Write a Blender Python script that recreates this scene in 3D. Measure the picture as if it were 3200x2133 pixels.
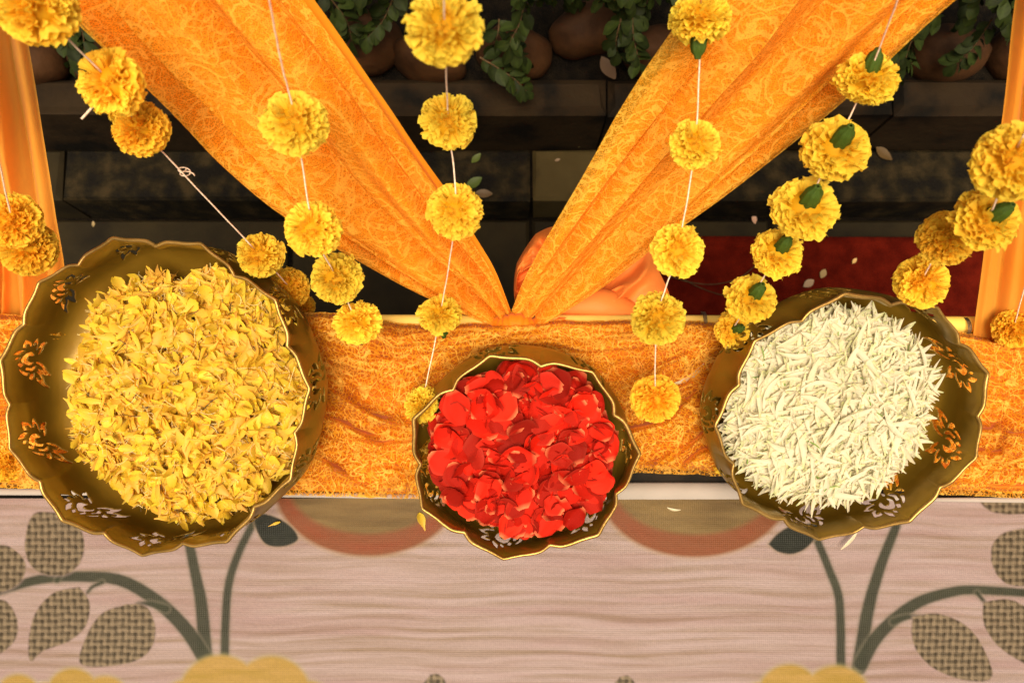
import bpy, math, random
import numpy as np
from mathutils import Matrix, Vector
for o in list(bpy.data.objects): bpy.data.objects.remove(o)
SC = bpy.context.scene
COL = SC.collection
random.seed(7); RNG = np.random.default_rng(7)
R = math.radians

# ------------------------------------------------------------------ camera, sky, sun, exposure
TILT = R(8.0); CAM = np.array([0.0, 0.0, 1.85]); F = 2311.0
cd = bpy.data.cameras.new('camera'); cam = bpy.data.objects.new('camera', cd); COL.objects.link(cam)
cam.location = CAM; cam.rotation_euler = (TILT, 0, 0)
cd.sensor_width = 36; cd.lens = F / 3200 * 36; cd.clip_start = 0.02; cd.clip_end = 200
cd.dof.use_dof = True; cd.dof.focus_distance = 0.99; cd.dof.aperture_fstop = 5.6
SC.camera = cam
w = bpy.data.worlds.new('World'); SC.world = w; w.use_nodes = True
nt = w.node_tree; bg = nt.nodes['Background']
sky = nt.nodes.new('ShaderNodeTexSky'); sky.sky_type = 'NISHITA'; sky.sun_disc = False
SUN_EL, SUN_AZ = R(74), R(186)          # azimuth from +Y (behind the table) towards +X: high, a little from the viewer's side
sky.sun_elevation = SUN_EL; sky.sun_rotation = SUN_AZ
sky.dust_density = 6.0; sky.air_density = 0.7; sky.ozone_density = 0.3
wm = nt.nodes.new('ShaderNodeMix'); wm.data_type = 'RGBA'; wm.blend_type = 'MULTIPLY'; wm.inputs[0].default_value = 1.0
wm.inputs[7].default_value = (1.0, .84, .60, 1)          # warm white haze over the whole sky
nt.links.new(sky.outputs[0], wm.inputs[6]); nt.links.new(wm.outputs[2], bg.inputs[0]); bg.inputs[1].default_value = 0.12
sd = bpy.data.lights.new('sun', 'SUN'); sun = bpy.data.objects.new('sun', sd); COL.objects.link(sun)
sd.energy = 2.5; sd.angle = R(40); sd.color = (1.0, 0.90, 0.74)
dvec = Vector((math.sin(SUN_AZ) * math.cos(SUN_EL), math.cos(SUN_AZ) * math.cos(SUN_EL), math.sin(SUN_EL)))
sun.rotation_euler = dvec.to_track_quat('Z', 'Y').to_euler()
SC.view_settings.view_transform = 'Standard'; SC.view_settings.look = 'None'
SC.view_settings.gamma = 1; SC.view_settings.exposure = 0.75
SC.render.engine = 'CYCLES'
SC.cycles.transparent_max_bounces = 12; SC.cycles.max_bounces = 6

# ------------------------------------------------------------------ helpers
CT, ST = math.cos(TILT), math.sin(TILT)
def ray(px, py):
    x = (px - 1600) / F; y = (1066.5 - py) / F
    return np.array([x, y * CT + ST, y * ST - CT])
def P(px, py, z=None, d=None):                       # a point of the place seen in the direction px, py at height z or distance d
    r = ray(px, py)
    if d is None: d = (z - CAM[2]) / r[2]
    return CAM + r * d
def proj(p):
    p = np.asarray(p) - CAM
    x = p[..., 0]; y = p[..., 1] * CT + p[..., 2] * ST; z = -p[..., 1] * ST + p[..., 2] * CT
    return 1600 + F * x / -z, 1066.5 - F * y / -z
def interp(pts, t):                                  # Catmull-Rom through pts at parameter array t in 0..1
    pts = np.asarray(pts, float); n = len(pts)
    s = np.clip(np.asarray(t, float), 0, 1) * (n - 1); i = np.clip(s.astype(int), 0, n - 2); f = (s - i)[:, None]
    p0 = pts[np.clip(i - 1, 0, n - 1)]; p1 = pts[i]; p2 = pts[i + 1]; p3 = pts[np.clip(i + 2, 0, n - 1)]
    return 0.5 * ((2 * p1) + (-p0 + p2) * f + (2 * p0 - 5 * p1 + 4 * p2 - p3) * f ** 2 + (-p0 + 3 * p1 - 3 * p2 + p3) * f ** 3)
def hashn(ix, iy, s=0):
    h = (ix.astype(np.int64) * 374761393 + iy.astype(np.int64) * 668265263 + s * 1442695041) & 0x7fffffff
    h = ((h ^ (h >> 13)) * 1274126177) & 0x7fffffff
    return ((h ^ (h >> 16)) & 0xffff) / 65535.0
def noise(x, y, s=0):
    x = np.asarray(x, float); y = np.asarray(y, float); x, y = np.broadcast_arrays(x, y)
    ix = np.floor(x); iy = np.floor(y); fx = x - ix; fy = y - iy
    fx = fx * fx * (3 - 2 * fx); fy = fy * fy * (3 - 2 * fy)
    a = hashn(ix, iy, s); b = hashn(ix + 1, iy, s); c = hashn(ix, iy + 1, s); d = hashn(ix + 1, iy + 1, s)
    return (a * (1 - fx) + b * fx) * (1 - fy) + (c * (1 - fx) + d * fx) * fy
def fbm(x, y, s=0, o=3):
    v = 0; a = .5; t = 0
    for k in range(o):
        v = v + a * noise(np.asarray(x) * 2 ** k, np.asarray(y) * 2 ** k, s + k); t += a; a *= .5
    return v / t
def mesh(name, V, Fc, smooth=True, col=None, uv=None):
    me = bpy.data.meshes.new(name)
    V = np.asarray(V, dtype=np.float32).reshape(-1, 3)
    if isinstance(Fc, np.ndarray):
        k = Fc.shape[1]; nf = len(Fc)
        me.vertices.add(len(V)); me.vertices.foreach_set('co', V.ravel())
        me.loops.add(nf * k); me.loops.foreach_set('vertex_index', Fc.astype(np.int32).ravel())
        me.polygons.add(nf); me.polygons.foreach_set('loop_start', np.arange(0, nf * k, k, dtype=np.int32))
        me.update(calc_edges=True)
    else:
        me.from_pydata([tuple(v) for v in V], [], [tuple(f) for f in Fc]); me.update()
    me.polygons.foreach_set('use_smooth', np.full(len(me.polygons), smooth))
    if col is not None:
        a = me.attributes.new('col', 'FLOAT_COLOR', 'POINT')
        c = np.ones((len(V), 4), np.float32); c[:, :3] = np.asarray(col)[:, :3]; a.data.foreach_set('color', c.ravel())
    if uv is not None:
        li = np.empty(len(me.loops), np.int32); me.loops.foreach_get('vertex_index', li)
        l = me.uv_layers.new(name='UVMap'); l.data.foreach_set('uv', np.asarray(uv, np.float32)[li].ravel())
    me.validate()
    return me
def obj(name, me, mat, parent=None):
    o = bpy.data.objects.new(name, me); COL.objects.link(o)
    if mat is not None and len(me.materials) == 0: me.materials.append(mat)
    if parent is not None: o.parent = parent
    return o
def tag(o, label=None, cat=None, group=None, kind=None):
    if label: o['label'] = label
    if cat: o['category'] = cat
    if group: o['group'] = group
    if kind: o['kind'] = kind
    return o
def empty(name, loc, label, cat, group=None):
    o = bpy.data.objects.new(name, None); COL.objects.link(o); o.location = [float(v) for v in loc]; o.empty_display_size = .02
    return tag(o, label, cat, group)
def part(name, me, mat, parent):                     # mesh given in world coordinates under a moved parent
    o = obj(name, me, mat, parent); o.matrix_parent_inverse = Matrix.Translation(-Vector(parent.location)); return o
def grid_faces(nu, nv, wrap=False):                  # vertices [v*nu+u]
    u = np.arange(nu if wrap else nu - 1); v = np.arange(nv - 1); U, W = np.meshgrid(u, v); U1 = (U + 1) % nu
    return np.stack([W * nu + U, W * nu + U1, (W + 1) * nu + U1, (W + 1) * nu + U], -1).reshape(-1, 4)
def tube(pts, r, n=8, res=None, closed=False, caps=True):
    pts = np.asarray(pts, float); m = len(pts); rr = np.broadcast_to(np.asarray(r, float), (m,))
    if closed: T = np.roll(pts, -1, 0) - np.roll(pts, 1, 0)
    else: T = np.gradient(pts, axis=0)
    T /= np.linalg.norm(T, axis=1)[:, None] + 1e-12
    ref = np.array([0, 0, 1.0]) if abs(T[:, 2]).mean() < .8 else np.array([1.0, 0, 0])
    A = np.cross(T, ref); A /= np.linalg.norm(A, axis=1)[:, None] + 1e-12; B = np.cross(T, A)
    a = np.arange(n) * 2 * math.pi / n
    V = pts[:, None] + rr[:, None, None] * (A[:, None] * np.cos(a)[None, :, None] + B[:, None] * np.sin(a)[None, :, None])
    V = V.reshape(-1, 3); Fq = grid_faces(n, m, True)
    if closed:
        k = np.arange(n); k1 = (k + 1) % n; b = (m - 1) * n
        Fq = np.vstack([Fq, np.stack([b + k, b + k1, k1, k], 1)])
    return V, Fq
def merge(parts):
    V = []; Fs = []; off = 0
    for v, f in parts: V.append(v); Fs.append(np.asarray(f) + off); off += len(v)
    return np.vstack(V), np.vstack(Fs)
def boxm(lo, hi, bev=0.0, jit=0.0, seed=0):
    lo = np.array(lo, float); hi = np.array(hi, float); b = bev; rs = np.random.default_rng(seed)
    x0, y0, z0 = lo; x1, y1, z1 = hi
    V = [(x0, y0, z0), (x1, y0, z0), (x1, y1, z0), (x0, y1, z0), (x0, y0, z1 - b), (x1, y0, z1 - b), (x1, y1, z1 - b), (x0, y1, z1 - b),
         (x0 + b, y0 + b, z1), (x1 - b, y0 + b, z1), (x1 - b, y1 - b, z1), (x0 + b, y1 - b, z1)]
    V = np.array(V) + rs.normal(0, 1, (12, 3)) * jit
    Fc = [(3, 2, 1, 0), (0, 1, 5, 4), (1, 2, 6, 5), (2, 3, 7, 6), (3, 0, 4, 7), (4, 5, 9, 8), (5, 6, 10, 9), (6, 7, 11, 10), (7, 4, 8, 11), (8, 9, 10, 11)]
    return V, np.array(Fc)
def basis(z, roll=0.0):
    z = Vector(z).normalized(); q = z.to_track_quat('Z', 'Y'); return q.to_matrix() @ Matrix.Rotation(roll, 3, 'Z')

# ------------------------------------------------------------------ materials
def mat(name): 
    m = bpy.data.materials.new(name); m.use_nodes = True; n = m.node_tree; return m, n, n.nodes['Principled BSDF'], n.nodes['Material Output']
def N(n, t, **k):
    x = n.nodes.new(t)
    for a, b in k.items():
        if a.startswith('i_'): x.inputs[a[2:]].default_value = b
        else: setattr(x, a, b)
    return x
def setp(p, **k):
    for a, b in k.items():
        a = a.replace('_', ' ')
        if a in p.inputs: p.inputs[a].default_value = b
def ramp(n, stops):
    r = n.nodes.new('ShaderNodeValToRGB'); e = r.color_ramp.elements
    while len(e) < len(stops): e.new(.5)
    for x, (p, c) in zip(e, stops): x.position = p; x.color = (*c, 1)
    return r
def noisemat(name, c1, c2, scale, rough=.8, bump=.3, dist=.004, detail=6, spec=.12, stops=None, metal=0, extra=None):
    m, n, p, out = mat(name)
    tc = N(n, 'ShaderNodeTexCoord'); t = N(n, 'ShaderNodeTexNoise'); t.inputs['Scale'].default_value = scale; t.inputs['Detail'].default_value = detail
    n.links.new(tc.outputs['Object'], t.inputs['Vector'])
    r = ramp(n, stops or [(.35, c1), (.65, c2)]); n.links.new(t.outputs['Fac'], r.inputs[0])
    n.links.new(r.outputs[0], p.inputs['Base Color'])
    t2 = N(n, 'ShaderNodeTexNoise'); t2.inputs['Scale'].default_value = scale * 6; t2.inputs['Detail'].default_value = 5
    n.links.new(tc.outputs['Object'], t2.inputs['Vector'])
    b = N(n, 'ShaderNodeBump'); b.inputs['Strength'].default_value = bump; b.inputs['Distance'].default_value = dist
    n.links.new(t2.outputs['Fac'], b.inputs['Height']); n.links.new(b.outputs[0], p.inputs['Normal'])
    setp(p, Roughness=rough, Specular_IOR_Level=spec, Metallic=metal)
    return m
def petalmat(name, transl=.3, rough=.55, spec=.3, rnd=.12, bumpscale=900, bump=.15):
    m, n, p, out = mat(name)
    a = N(n, 'ShaderNodeAttribute', attribute_name='col'); oi = N(n, 'ShaderNodeObjectInfo')
    mr = N(n, 'ShaderNodeMapRange'); mr.inputs['To Min'].default_value = 1 - rnd; mr.inputs['To Max'].default_value = 1 + rnd * .6
    n.links.new(oi.outputs['Random'], mr.inputs['Value'])
    hs = N(n, 'ShaderNodeHueSaturation'); n.links.new(mr.outputs[0], hs.inputs['Value']); n.links.new(a.outputs['Color'], hs.inputs['Color'])
    n.links.new(hs.outputs[0], p.inputs['Base Color'])
    setp(p, Roughness=rough, Specular_IOR_Level=spec)
    tc = N(n, 'ShaderNodeTexCoord'); t = N(n, 'ShaderNodeTexNoise'); t.inputs['Scale'].default_value = bumpscale
    n.links.new(tc.outputs['Object'], t.inputs['Vector'])
    b = N(n, 'ShaderNodeBump'); b.inputs['Strength'].default_value = bump; b.inputs['Distance'].default_value = .0006
    n.links.new(t.outputs['Fac'], b.inputs['Height']); n.links.new(b.outputs[0], p.inputs['Normal'])
    tr = N(n, 'ShaderNodeBsdfTranslucent'); n.links.new(hs.outputs[0], tr.inputs['Color'])
    mx = N(n, 'ShaderNodeMixShader'); mx.inputs[0].default_value = transl
    n.links.new(p.outputs[0], mx.inputs[1]); n.links.new(tr.outputs[0], mx.inputs[2]); n.links.new(mx.outputs[0], out.inputs['Surface'])
    return m
def clothmat(name, c1, c2, rough=.55, transl=.35, scale=3.0, weave=1400, sheen=.15):
    m, n, p, out = mat(name)
    tc = N(n, 'ShaderNodeTexCoord'); t = N(n, 'ShaderNodeTexNoise'); t.inputs['Scale'].default_value = scale; t.inputs['Detail'].default_value = 3
    n.links.new(tc.outputs['Object'], t.inputs['Vector'])
    r = ramp(n, [(.3, c1), (.7, c2)]); n.links.new(t.outputs['Fac'], r.inputs[0]); n.links.new(r.outputs[0], p.inputs['Base Color'])
    setp(p, Roughness=rough, Specular_IOR_Level=.25, Sheen_Weight=sheen)
    tw = N(n, 'ShaderNodeTexNoise'); tw.inputs['Scale'].default_value = weave; n.links.new(tc.outputs['Object'], tw.inputs['Vector'])
    tw2 = N(n, 'ShaderNodeTexNoise'); tw2.inputs['Scale'].default_value = 28; tw2.inputs['Detail'].default_value = 4; n.links.new(tc.outputs['Object'], tw2.inputs['Vector'])
    b = N(n, 'ShaderNodeBump'); b.inputs['Strength'].default_value = .2; b.inputs['Distance'].default_value = .0005
    b2 = N(n, 'ShaderNodeBump'); b2.inputs['Strength'].default_value = .35; b2.inputs['Distance'].default_value = .004
    n.links.new(tw.outputs['Fac'], b.inputs['Height']); n.links.new(tw2.outputs['Fac'], b2.inputs['Height']); n.links.new(b.outputs[0], b2.inputs['Normal']); n.links.new(b2.outputs[0], p.inputs['Normal'])
    tr = N(n, 'ShaderNodeBsdfTranslucent'); n.links.new(r.outputs[0], tr.inputs['Color'])
    mx = N(n, 'ShaderNodeMixShader'); mx.inputs[0].default_value = transl
    n.links.new(p.outputs[0], mx.inputs[1]); n.links.new(tr.outputs[0], mx.inputs[2]); n.links.new(mx.outputs[0], out.inputs['Surface'])
    return m
def lacemat(name, c1, c2, net=330.0, mot=26.0, dens=.5, sheer=.0, rough=.7):
    """knitted lace: a fine net with dense scrolls and flowers worked into it, open between the threads"""
    m, n, p, out = mat(name); L = n.links.new
    uv = N(n, 'ShaderNodeUVMap', uv_map='UVMap')
    nz = N(n, 'ShaderNodeTexNoise'); nz.inputs['Scale'].default_value = 18; nz.inputs['Detail'].default_value = 3; L(uv.outputs[0], nz.inputs['Vector'])
    sub = N(n, 'ShaderNodeVectorMath', operation='SUBTRACT'); L(nz.outputs['Color'], sub.inputs[0]); sub.inputs[1].default_value = (.5, .5, .5)
    mul = N(n, 'ShaderNodeVectorMath', operation='SCALE'); mul.inputs['Scale'].default_value = .035; L(sub.outputs[0], mul.inputs[0])
    add = N(n, 'ShaderNodeVectorMath', operation='ADD'); L(uv.outputs[0], add.inputs[0]); L(mul.outputs[0], add.inputs[1])
    def math2(op, a, b=None, c=None):
        x = N(n, 'ShaderNodeMath', operation=op)
        for i, q in enumerate((a, b, c)):
            if q is None: continue
            if isinstance(q, (int, float)): x.inputs[i].default_value = q
            else: L(q, x.inputs[i])
        return x.outputs[0]
    def vor(scale, feat, src):
        v = N(n, 'ShaderNodeTexVoronoi', feature=feat); v.inputs['Scale'].default_value = scale; L(src, v.inputs['Vector']); return v
    vn = vor(net, 'DISTANCE_TO_EDGE', uv.outputs[0]); netm = math2('LESS_THAN', vn.outputs['Distance'], .085)
    vs = vor(mot, 'F1', add.outputs[0])                              # scroll rings about scattered centres
    ring = math2('SINE', math2('MULTIPLY', vs.outputs['Distance'], 26.0))
    ringm = math2('GREATER_THAN', ring, 1.45 - dens * 1.1)
    n4 = N(n, 'ShaderNodeTexNoise'); n4.inputs['Scale'].default_value = mot * 1.7; n4.inputs['Detail'].default_value = 1; n4.inputs['Distortion'].default_value = 1.6; L(uv.outputs[0], n4.inputs['Vector'])
    vein = math2('LESS_THAN', math2('ABSOLUTE', math2('SUBTRACT', n4.outputs['Fac'], .5)), .016 + .012 * dens)
    n5 = N(n, 'ShaderNodeTexNoise'); n5.inputs['Scale'].default_value = mot * 3.2; n5.inputs['Detail'].default_value = 1; n5.inputs['Distortion'].default_value = 2.2; L(uv.outputs[0], n5.inputs['Vector'])
    vein = math2('MAXIMUM', vein, math2('MULTIPLY', math2('LESS_THAN', math2('ABSOLUTE', math2('SUBTRACT', n5.outputs['Fac'], .52)), .028), .8))
    n2 = N(n, 'ShaderNodeTexNoise'); n2.inputs['Scale'].default_value = mot * 2.4; n2.inputs['Detail'].default_value = 2; n2.inputs['Distortion'].default_value = 1.2; L(uv.outputs[0], n2.inputs['Vector'])
    blob = math2('MULTIPLY', math2('GREATER_THAN', n2.outputs['Fac'], .66 - dens * .14), .6)
    n3 = N(n, 'ShaderNodeTexNoise'); n3.inputs['Scale'].default_value = mot * .5; L(uv.outputs[0], n3.inputs['Vector'])
    gate = math2('GREATER_THAN', n3.outputs['Fac'], .44)
    motif = math2('MAXIMUM', math2('MAXIMUM', math2('MULTIPLY', ringm, gate), vein), blob)
    vt = vor(net * 2.2, 'F1', uv.outputs[0]); thread = math2('LESS_THAN', vt.outputs['Distance'], .62)
    motif = math2('MULTIPLY', motif, math2('ADD', .55, math2('MULTIPLY', thread, .45)))
    alpha = math2('MAXIMUM', math2('MULTIPLY', netm, .9), motif); alpha = math2('MAXIMUM', alpha, sheer)
    mixc = N(n, 'ShaderNodeMix', data_type='RGBA'); L(motif, mixc.inputs[0]); mixc.inputs[6].default_value = (*c1, 1); mixc.inputs[7].default_value = (*c2, 1)
    L(mixc.outputs[2], p.inputs['Base Color']); setp(p, Roughness=rough, Specular_IOR_Level=.2)
    b = N(n, 'ShaderNodeBump'); b.inputs['Strength'].default_value = .5; b.inputs['Distance'].default_value = .0008; L(alpha, b.inputs['Height']); L(b.outputs[0], p.inputs['Normal'])
    tr = N(n, 'ShaderNodeBsdfTranslucent'); L(mixc.outputs[2], tr.inputs['Color'])
    mx = N(n, 'ShaderNodeMixShader'); mx.inputs[0].default_value = .5; L(p.outputs[0], mx.inputs[1]); L(tr.outputs[0], mx.inputs[2])
    tp = N(n, 'ShaderNodeBsdfTransparent'); m2 = N(n, 'ShaderNodeMixShader'); L(alpha, m2.inputs[0]); L(tp.outputs[0], m2.inputs[1]); L(mx.outputs[0], m2.inputs[2])
    L(m2.outputs[0], out.inputs['Surface'])
    return m
M = {}
M['paving'] = noisemat('paving stone darkened for shade', (0.0067, 0.0048, 0.0017), (0.0200, 0.0140, 0.0046), 7, rough=.75, bump=.5, dist=.003, stops=[(.28, (0.0044, 0.0031, 0.0012)), (.5, (0.0148, 0.0105, 0.0035)), (.75, (0.0237, 0.0168, 0.0052))])  # ground stone base colours kept very dark to stand in for the shade there
M['mossy'] = noisemat('blotched mossy stone', (0.0030, 0.0021, 0.0012), (0.0222, 0.0154, 0.0058), 22, rough=.8, bump=.7, dist=.004, stops=[(.40, (0.0030, 0.0021, 0.0009)), (.52, (0.0089, 0.0063, 0.0017)), (.68, (0.0252, 0.0168, 0.0058))])
M['pale_stone'] = noisemat('worn ochre stone', (0.0370, 0.0259, 0.0081), (0.0555, 0.0385, 0.0128), 12, rough=.8, bump=.4, stops=[(.3, (0.0222, 0.0154, 0.0052)), (.45, (0.0407, 0.0287, 0.0087)), (.8, (0.0533, 0.0385, 0.0128))])
M['kerb'] = noisemat('brown kerb stone', (0.0044, 0.0028, 0.0012), (0.0259, 0.0140, 0.0052), 9, rough=.8, bump=.6, stops=[(.36, (0.0030, 0.0021, 0.0009)), (.50, (0.0148, 0.0084, 0.0029)), (.8, (0.0222, 0.0133, 0.0046))])
M['soil'] = noisemat('black soil', (0.0015, 0.0010, 0.0006), (0.0074, 0.0049, 0.0023), 40, rough=1, bump=.8, dist=.01)
M['rock'] = noisemat('brown boulder', (.022, .009, .003), (.052, .022, .007), 14, rough=.7, bump=.4)
M['carpet'] = noisemat('dark red carpet', (.050, .0030, .001), (.085, .006, .002), 30, rough=1, bump=.9, dist=.003, spec=.05)
M['leaf'] = petalmat('dark green leaf', .15, .6, .15, .5, 300, .2)
M['bark'] = noisemat('twig bark', (.04, .025, .01), (.09, .055, .025), 60)
M['marigold'] = petalmat('marigold petals', .5, .6, .15, .14)
M['petal_y'] = petalmat('loose yellow petals', .42, .5, .3, .12)
M['petal_w'] = petalmat('white chrysanthemum petals', .45, .5, .25, .06, bump=.05)
M['petal_r'] = petalmat('red rose petals', .2, .7, .08, .35, 700, .2)
M['green'] = noisemat('green calyx', (.025, .05, .006), (.06, .10, .012), 150, rough=.5)
M['string'] = noisemat('white cotton string', (.65, .45, .32), (.85, .68, .52), 300, rough=.9)
M['satin'] = clothmat('orange satin', (1.0, .29, .006), (1.0, .39, .015), transl=.5)
M['curtain'] = clothmat('amber voile', (1.0, .36, .02), (1.0, .50, .08), transl=.55)
M['peach'] = clothmat('peach satin', (.72, .17, .025), (.80, .24, .045), transl=.0, sheen=0.0)
M['undercloth'] = clothmat('amber under cloth', (.50, .12, .003), (.68, .20, .006), transl=.1, scale=9)
M['lace'] = lacemat('orange lace', (1.0, .45, .022), (1.0, .60, .075), net=420, mot=17, dens=.5, sheer=.42)
M['lace_edge'] = M['lace']
M['lace_bench'] = lacemat('golden lace', (.80, .38, .020), (.95, .60, .10), net=170, mot=13, dens=.42, sheer=.22)
M['rail'] = noisemat('yellow painted rail', (.75, .50, .09), (.85, .60, .15), 12, rough=.4, bump=.05)
M['board'] = noisemat('dark board', (.004, .003, .002), (.014, .010, .006), 20, rough=.7)
M['wire'] = noisemat('thin metal wire', (.10, .08, .06), (.2, .16, .12), 200, rough=.4, metal=.8)
M['hem'] = noisemat('off white hem', (.28, .25, .22), (.34, .30, .27), 10, rough=.5, bump=.1)
def brass(name, c1, c2, rough, metal, sc=14):
    m = noisemat(name, c1, c2, sc, rough=rough, bump=.12, dist=.003, metal=metal, spec=.5, detail=3); return m
M['bowl'] = brass('brown gold enamelled bowl', (.16, .090, .007), (.25, .148, .015), .30, .4, 11)
M['rim'] = brass('brass rim', (.28, .165, .036), (.40, .24, .065), .3, .75, 40)

# ------------------------------------------------------------------ levels
Z_TAB = 0.752; Z_RAIL = 0.815
Y_F = P(1600, 1545, z=Z_TAB)[1]; Y_R = P(1600, 1020, z=Z_RAIL)[1]
SLOPE = math.atan2(Z_RAIL - Z_TAB, Y_R - Y_F)
def zs(y): return Z_TAB + (np.asarray(y) - Y_F) * math.tan(SLOPE)
def PS(px, py, up=0.0):                                # point on the sloping shelf
    r = ray(px, py); t = math.tan(SLOPE)               # z = Z_TAB + up + (y-Y_F)t
    d = (Z_TAB + up - Y_F * t - CAM[2] + CAM[1] * t) / (r[2] - r[1] * t)
    return CAM + r * d

# ------------------------------------------------------------------ setting: ground, steps, carpet
Zp, Zt = 0.0, 0.13
yk = P(1600, 625, z=Zt)[1]                            # front edge of the low step
yb = P(1600, 462, z=Zt)[1]                            # foot of the kerb
r_ = ray(1600, 352); Zk = CAM[2] + r_[2] * (yb - CAM[1]) / r_[1]       # kerb height so that its face is upright
y2 = P(1600, 243, z=Zk)[1]
V, Fq = boxm((-30, -30, -.3), (30, 30, -.03)); tag(obj('ground', mesh('ground', V, Fq, False), M['soil']), kind='structure')
pav = tag(obj('pavement', mesh('pavement', *boxm((-1.9, -1.6, -.03), (1.9, yk + .02, -.012)), False), M['soil']), kind='structure')
xs = {0: [-1.85, P(1655, 700, z=0)[0], 1.85]}
k = 0
rows = [(P(0, 1120, z=0)[1], yk - .004), (P(0, 1120, z=0)[1] - .5, P(0, 1120, z=0)[1]), (P(0, 1120, z=0)[1] - 1.0, P(0, 1120, z=0)[1] - .5)]
for ri, (ya, yb_) in enumerate(rows):
    xj = P(1658, 700, z=0)[0] + (.0 if ri == 0 else .35 * ri)
    for i in range(-3, 3):
        xa = xj + i * .62; k += 1
        V, Fq = boxm((xa + .005, ya + .005, -.028), (xa + .615, yb_ - .005, .0), .006, .0015, k)
        obj('paving_stone', mesh('paving_stone', V, Fq, False), M['paving'], pav)
step = tag(obj('step', mesh('step', *boxm((-1.9, yk + .012, -.02), (1.9, yb - .002, Zt - .02)), False), M['soil']), kind='structure')
cuts = [-1.85, P(-330, 540, z=Zt)[0], P(195, 540, z=Zt)[0], P(900, 540, z=Zt)[0], P(1662, 540, z=Zt)[0], P(1930, 540, z=Zt)[0], P(2560, 540, z=Zt)[0], P(3320, 540, z=Zt)[0], 1.85]
mats = ['paving', 'paving', 'mossy', 'mossy', 'pale_stone', 'mossy', 'mossy', 'paving']
for i in range(len(cuts) - 1):
    V, Fq = boxm((cuts[i] + .004, yk, -.01), (cuts[i + 1] - .004, yb - .004, Zt), .008, .002, 40 + i)
    o = obj('step_stone', mesh('step_stone', V, Fq, False), M[mats[i]], step)
    if mats[i] == 'pale_stone': o['label'] = 'paler ochre stone with one dark worn edge'
kerb = tag(obj('kerb', mesh('kerb', *boxm((-1.9, yb + .012, -.02), (1.9, y2 - .01, Zk - .03)), False), M['soil']), kind='structure')
cuts = [-1.85, P(-60, 300, z=Zk)[0], P(900, 300, z=Zk)[0], P(1898, 300, z=Zk)[0], P(2800, 300, z=Zk)[0], 1.85]
for i in range(len(cuts) - 1):
    V, Fq = boxm((cuts[i] + .003, yb, Zt - .02), (cuts[i + 1] - .003, y2, Zk), .014, .002, 60 + i)
    obj('kerb_stone', mesh('kerb_stone', V, Fq, False), M['kerb'], kerb)
# planting bed with uneven soil behind the kerb
gx = np.linspace(-2.2, 2.2, 120); gy = np.linspace(y2 + .001, y2 + 1.6, 50); X, Y = np.meshgrid(gx, gy)
Z = Zk - .06 + .05 * fbm(X * 9, Y * 9, 3) + .12 * (Y - y2)
tag(obj('soil_bed', mesh('soil_bed', np.stack([X, Y, Z], -1).reshape(-1, 3), grid_faces(120, 50)), M['soil']), kind='structure')
# carpet
def quadsheet(name, px, z, nu, nv, mt, amp=.003, s=0, th=.008):
    c = [P(a, b, z=z) for a, b in px]; u = np.linspace(0, 1, nu); v = np.linspace(0, 1, nv); U, W = np.meshgrid(u, v)
    A = (1 - U)[..., None] * c[0] + U[..., None] * c[1]; B = (1 - U)[..., None] * c[3] + U[..., None] * c[2]
    G = A * (1 - W)[..., None] + B * W[..., None]; G[..., 2] += amp * fbm(G[..., 0] * 14, G[..., 1] * 14, s)
    V = G.reshape(-1, 3); V2 = V.copy(); V2[:, 2] = z - th
    Fq = grid_faces(nu, nv); b = nu * nv; E = []
    idx = list(range(nu)) + [nu * j + nu - 1 for j in range(1, nv)] + [nu * (nv - 1) + i for i in range(nu - 2, -1, -1)] + [nu * j for j in range(nv - 2, 0, -1)]
    for i in range(len(idx)): a, c2 = idx[i], idx[(i + 1) % len(idx)]; E.append((c2, a, a + b, c2 + b))
    return obj(name, mesh(name, np.vstack([V, V2]), np.vstack([Fq, np.array(E)])), mt)
o = quadsheet('carpet', [(2030, 738), (3700, 745), (3700, 1900), (2020, 1900)], .018, 90, 60, M['carpet'], .006, 5, .012)
tag(o, 'dark red carpet lying on the paving at the right', 'carpet')

# boulders
rocks = [(95, 185, 110, 90), (300, 190, 80, 70), (1150, 135, 120, 105), (1330, 192, 120, 58), (1610, 165, 125, 78), (1845, 95, 155, 72), (2050, 170, 110, 80), (2330, 150, 120, 80),
         (2960, 175, 120, 80), (3190, 160, 100, 80), (690, 150, 130, 90), (2700, 160, 120, 80)]
rl = ['brown boulder left of the diagonal drapes beside the kerb', 'small brown boulder behind the twig at the upper left', 'rounded brown boulder beside the edge of the left drape',
      'low flat brown boulder under the topmost hanging marigold', 'round reddish boulder behind the hanging green twig', 'broad flat boulder tucked under the leaves at top centre',
      'dark boulder next to the upper edge of the right drape', None, 'brown boulder half covered by leaves at the upper right', 'dark boulder against the right curtain', None, None]
for i, (x, y, a, b) in enumerate(rocks):
    if rl[i] is None: continue
    c = P(x, y, z=Zk + .005); s = (CAM[2] - Zk) / F * 1.05
    nu, nv = 28, 16; th = np.linspace(0, 2 * math.pi, nu, endpoint=False); ph = np.linspace(-.5 * math.pi, .5 * math.pi, nv)
    T, Q = np.meshgrid(th, ph); rr = 1 + .35 * (fbm(np.cos(T) * np.cos(Q) * 1.3 + 5 + i * 3, np.sin(T) * np.cos(Q) * 1.3 + 7 + np.sin(Q), i, 2) - .5)
    G = np.stack([np.cos(T) * np.cos(Q) * a * s * rr, np.sin(T) * np.cos(Q) * b * s * rr, np.sin(Q) * .07 * rr], -1)
    o = obj('boulder', mesh('boulder', G.reshape(-1, 3), grid_faces(nu, nv, True)), M['rock']); o.location = c; o.rotation_euler = (random.uniform(-.3, .3), random.uniform(-.3, .3), random.uniform(-.25, .25))
    tag(o, rl[i], 'rock', 'boulders in the planting bed')

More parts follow.
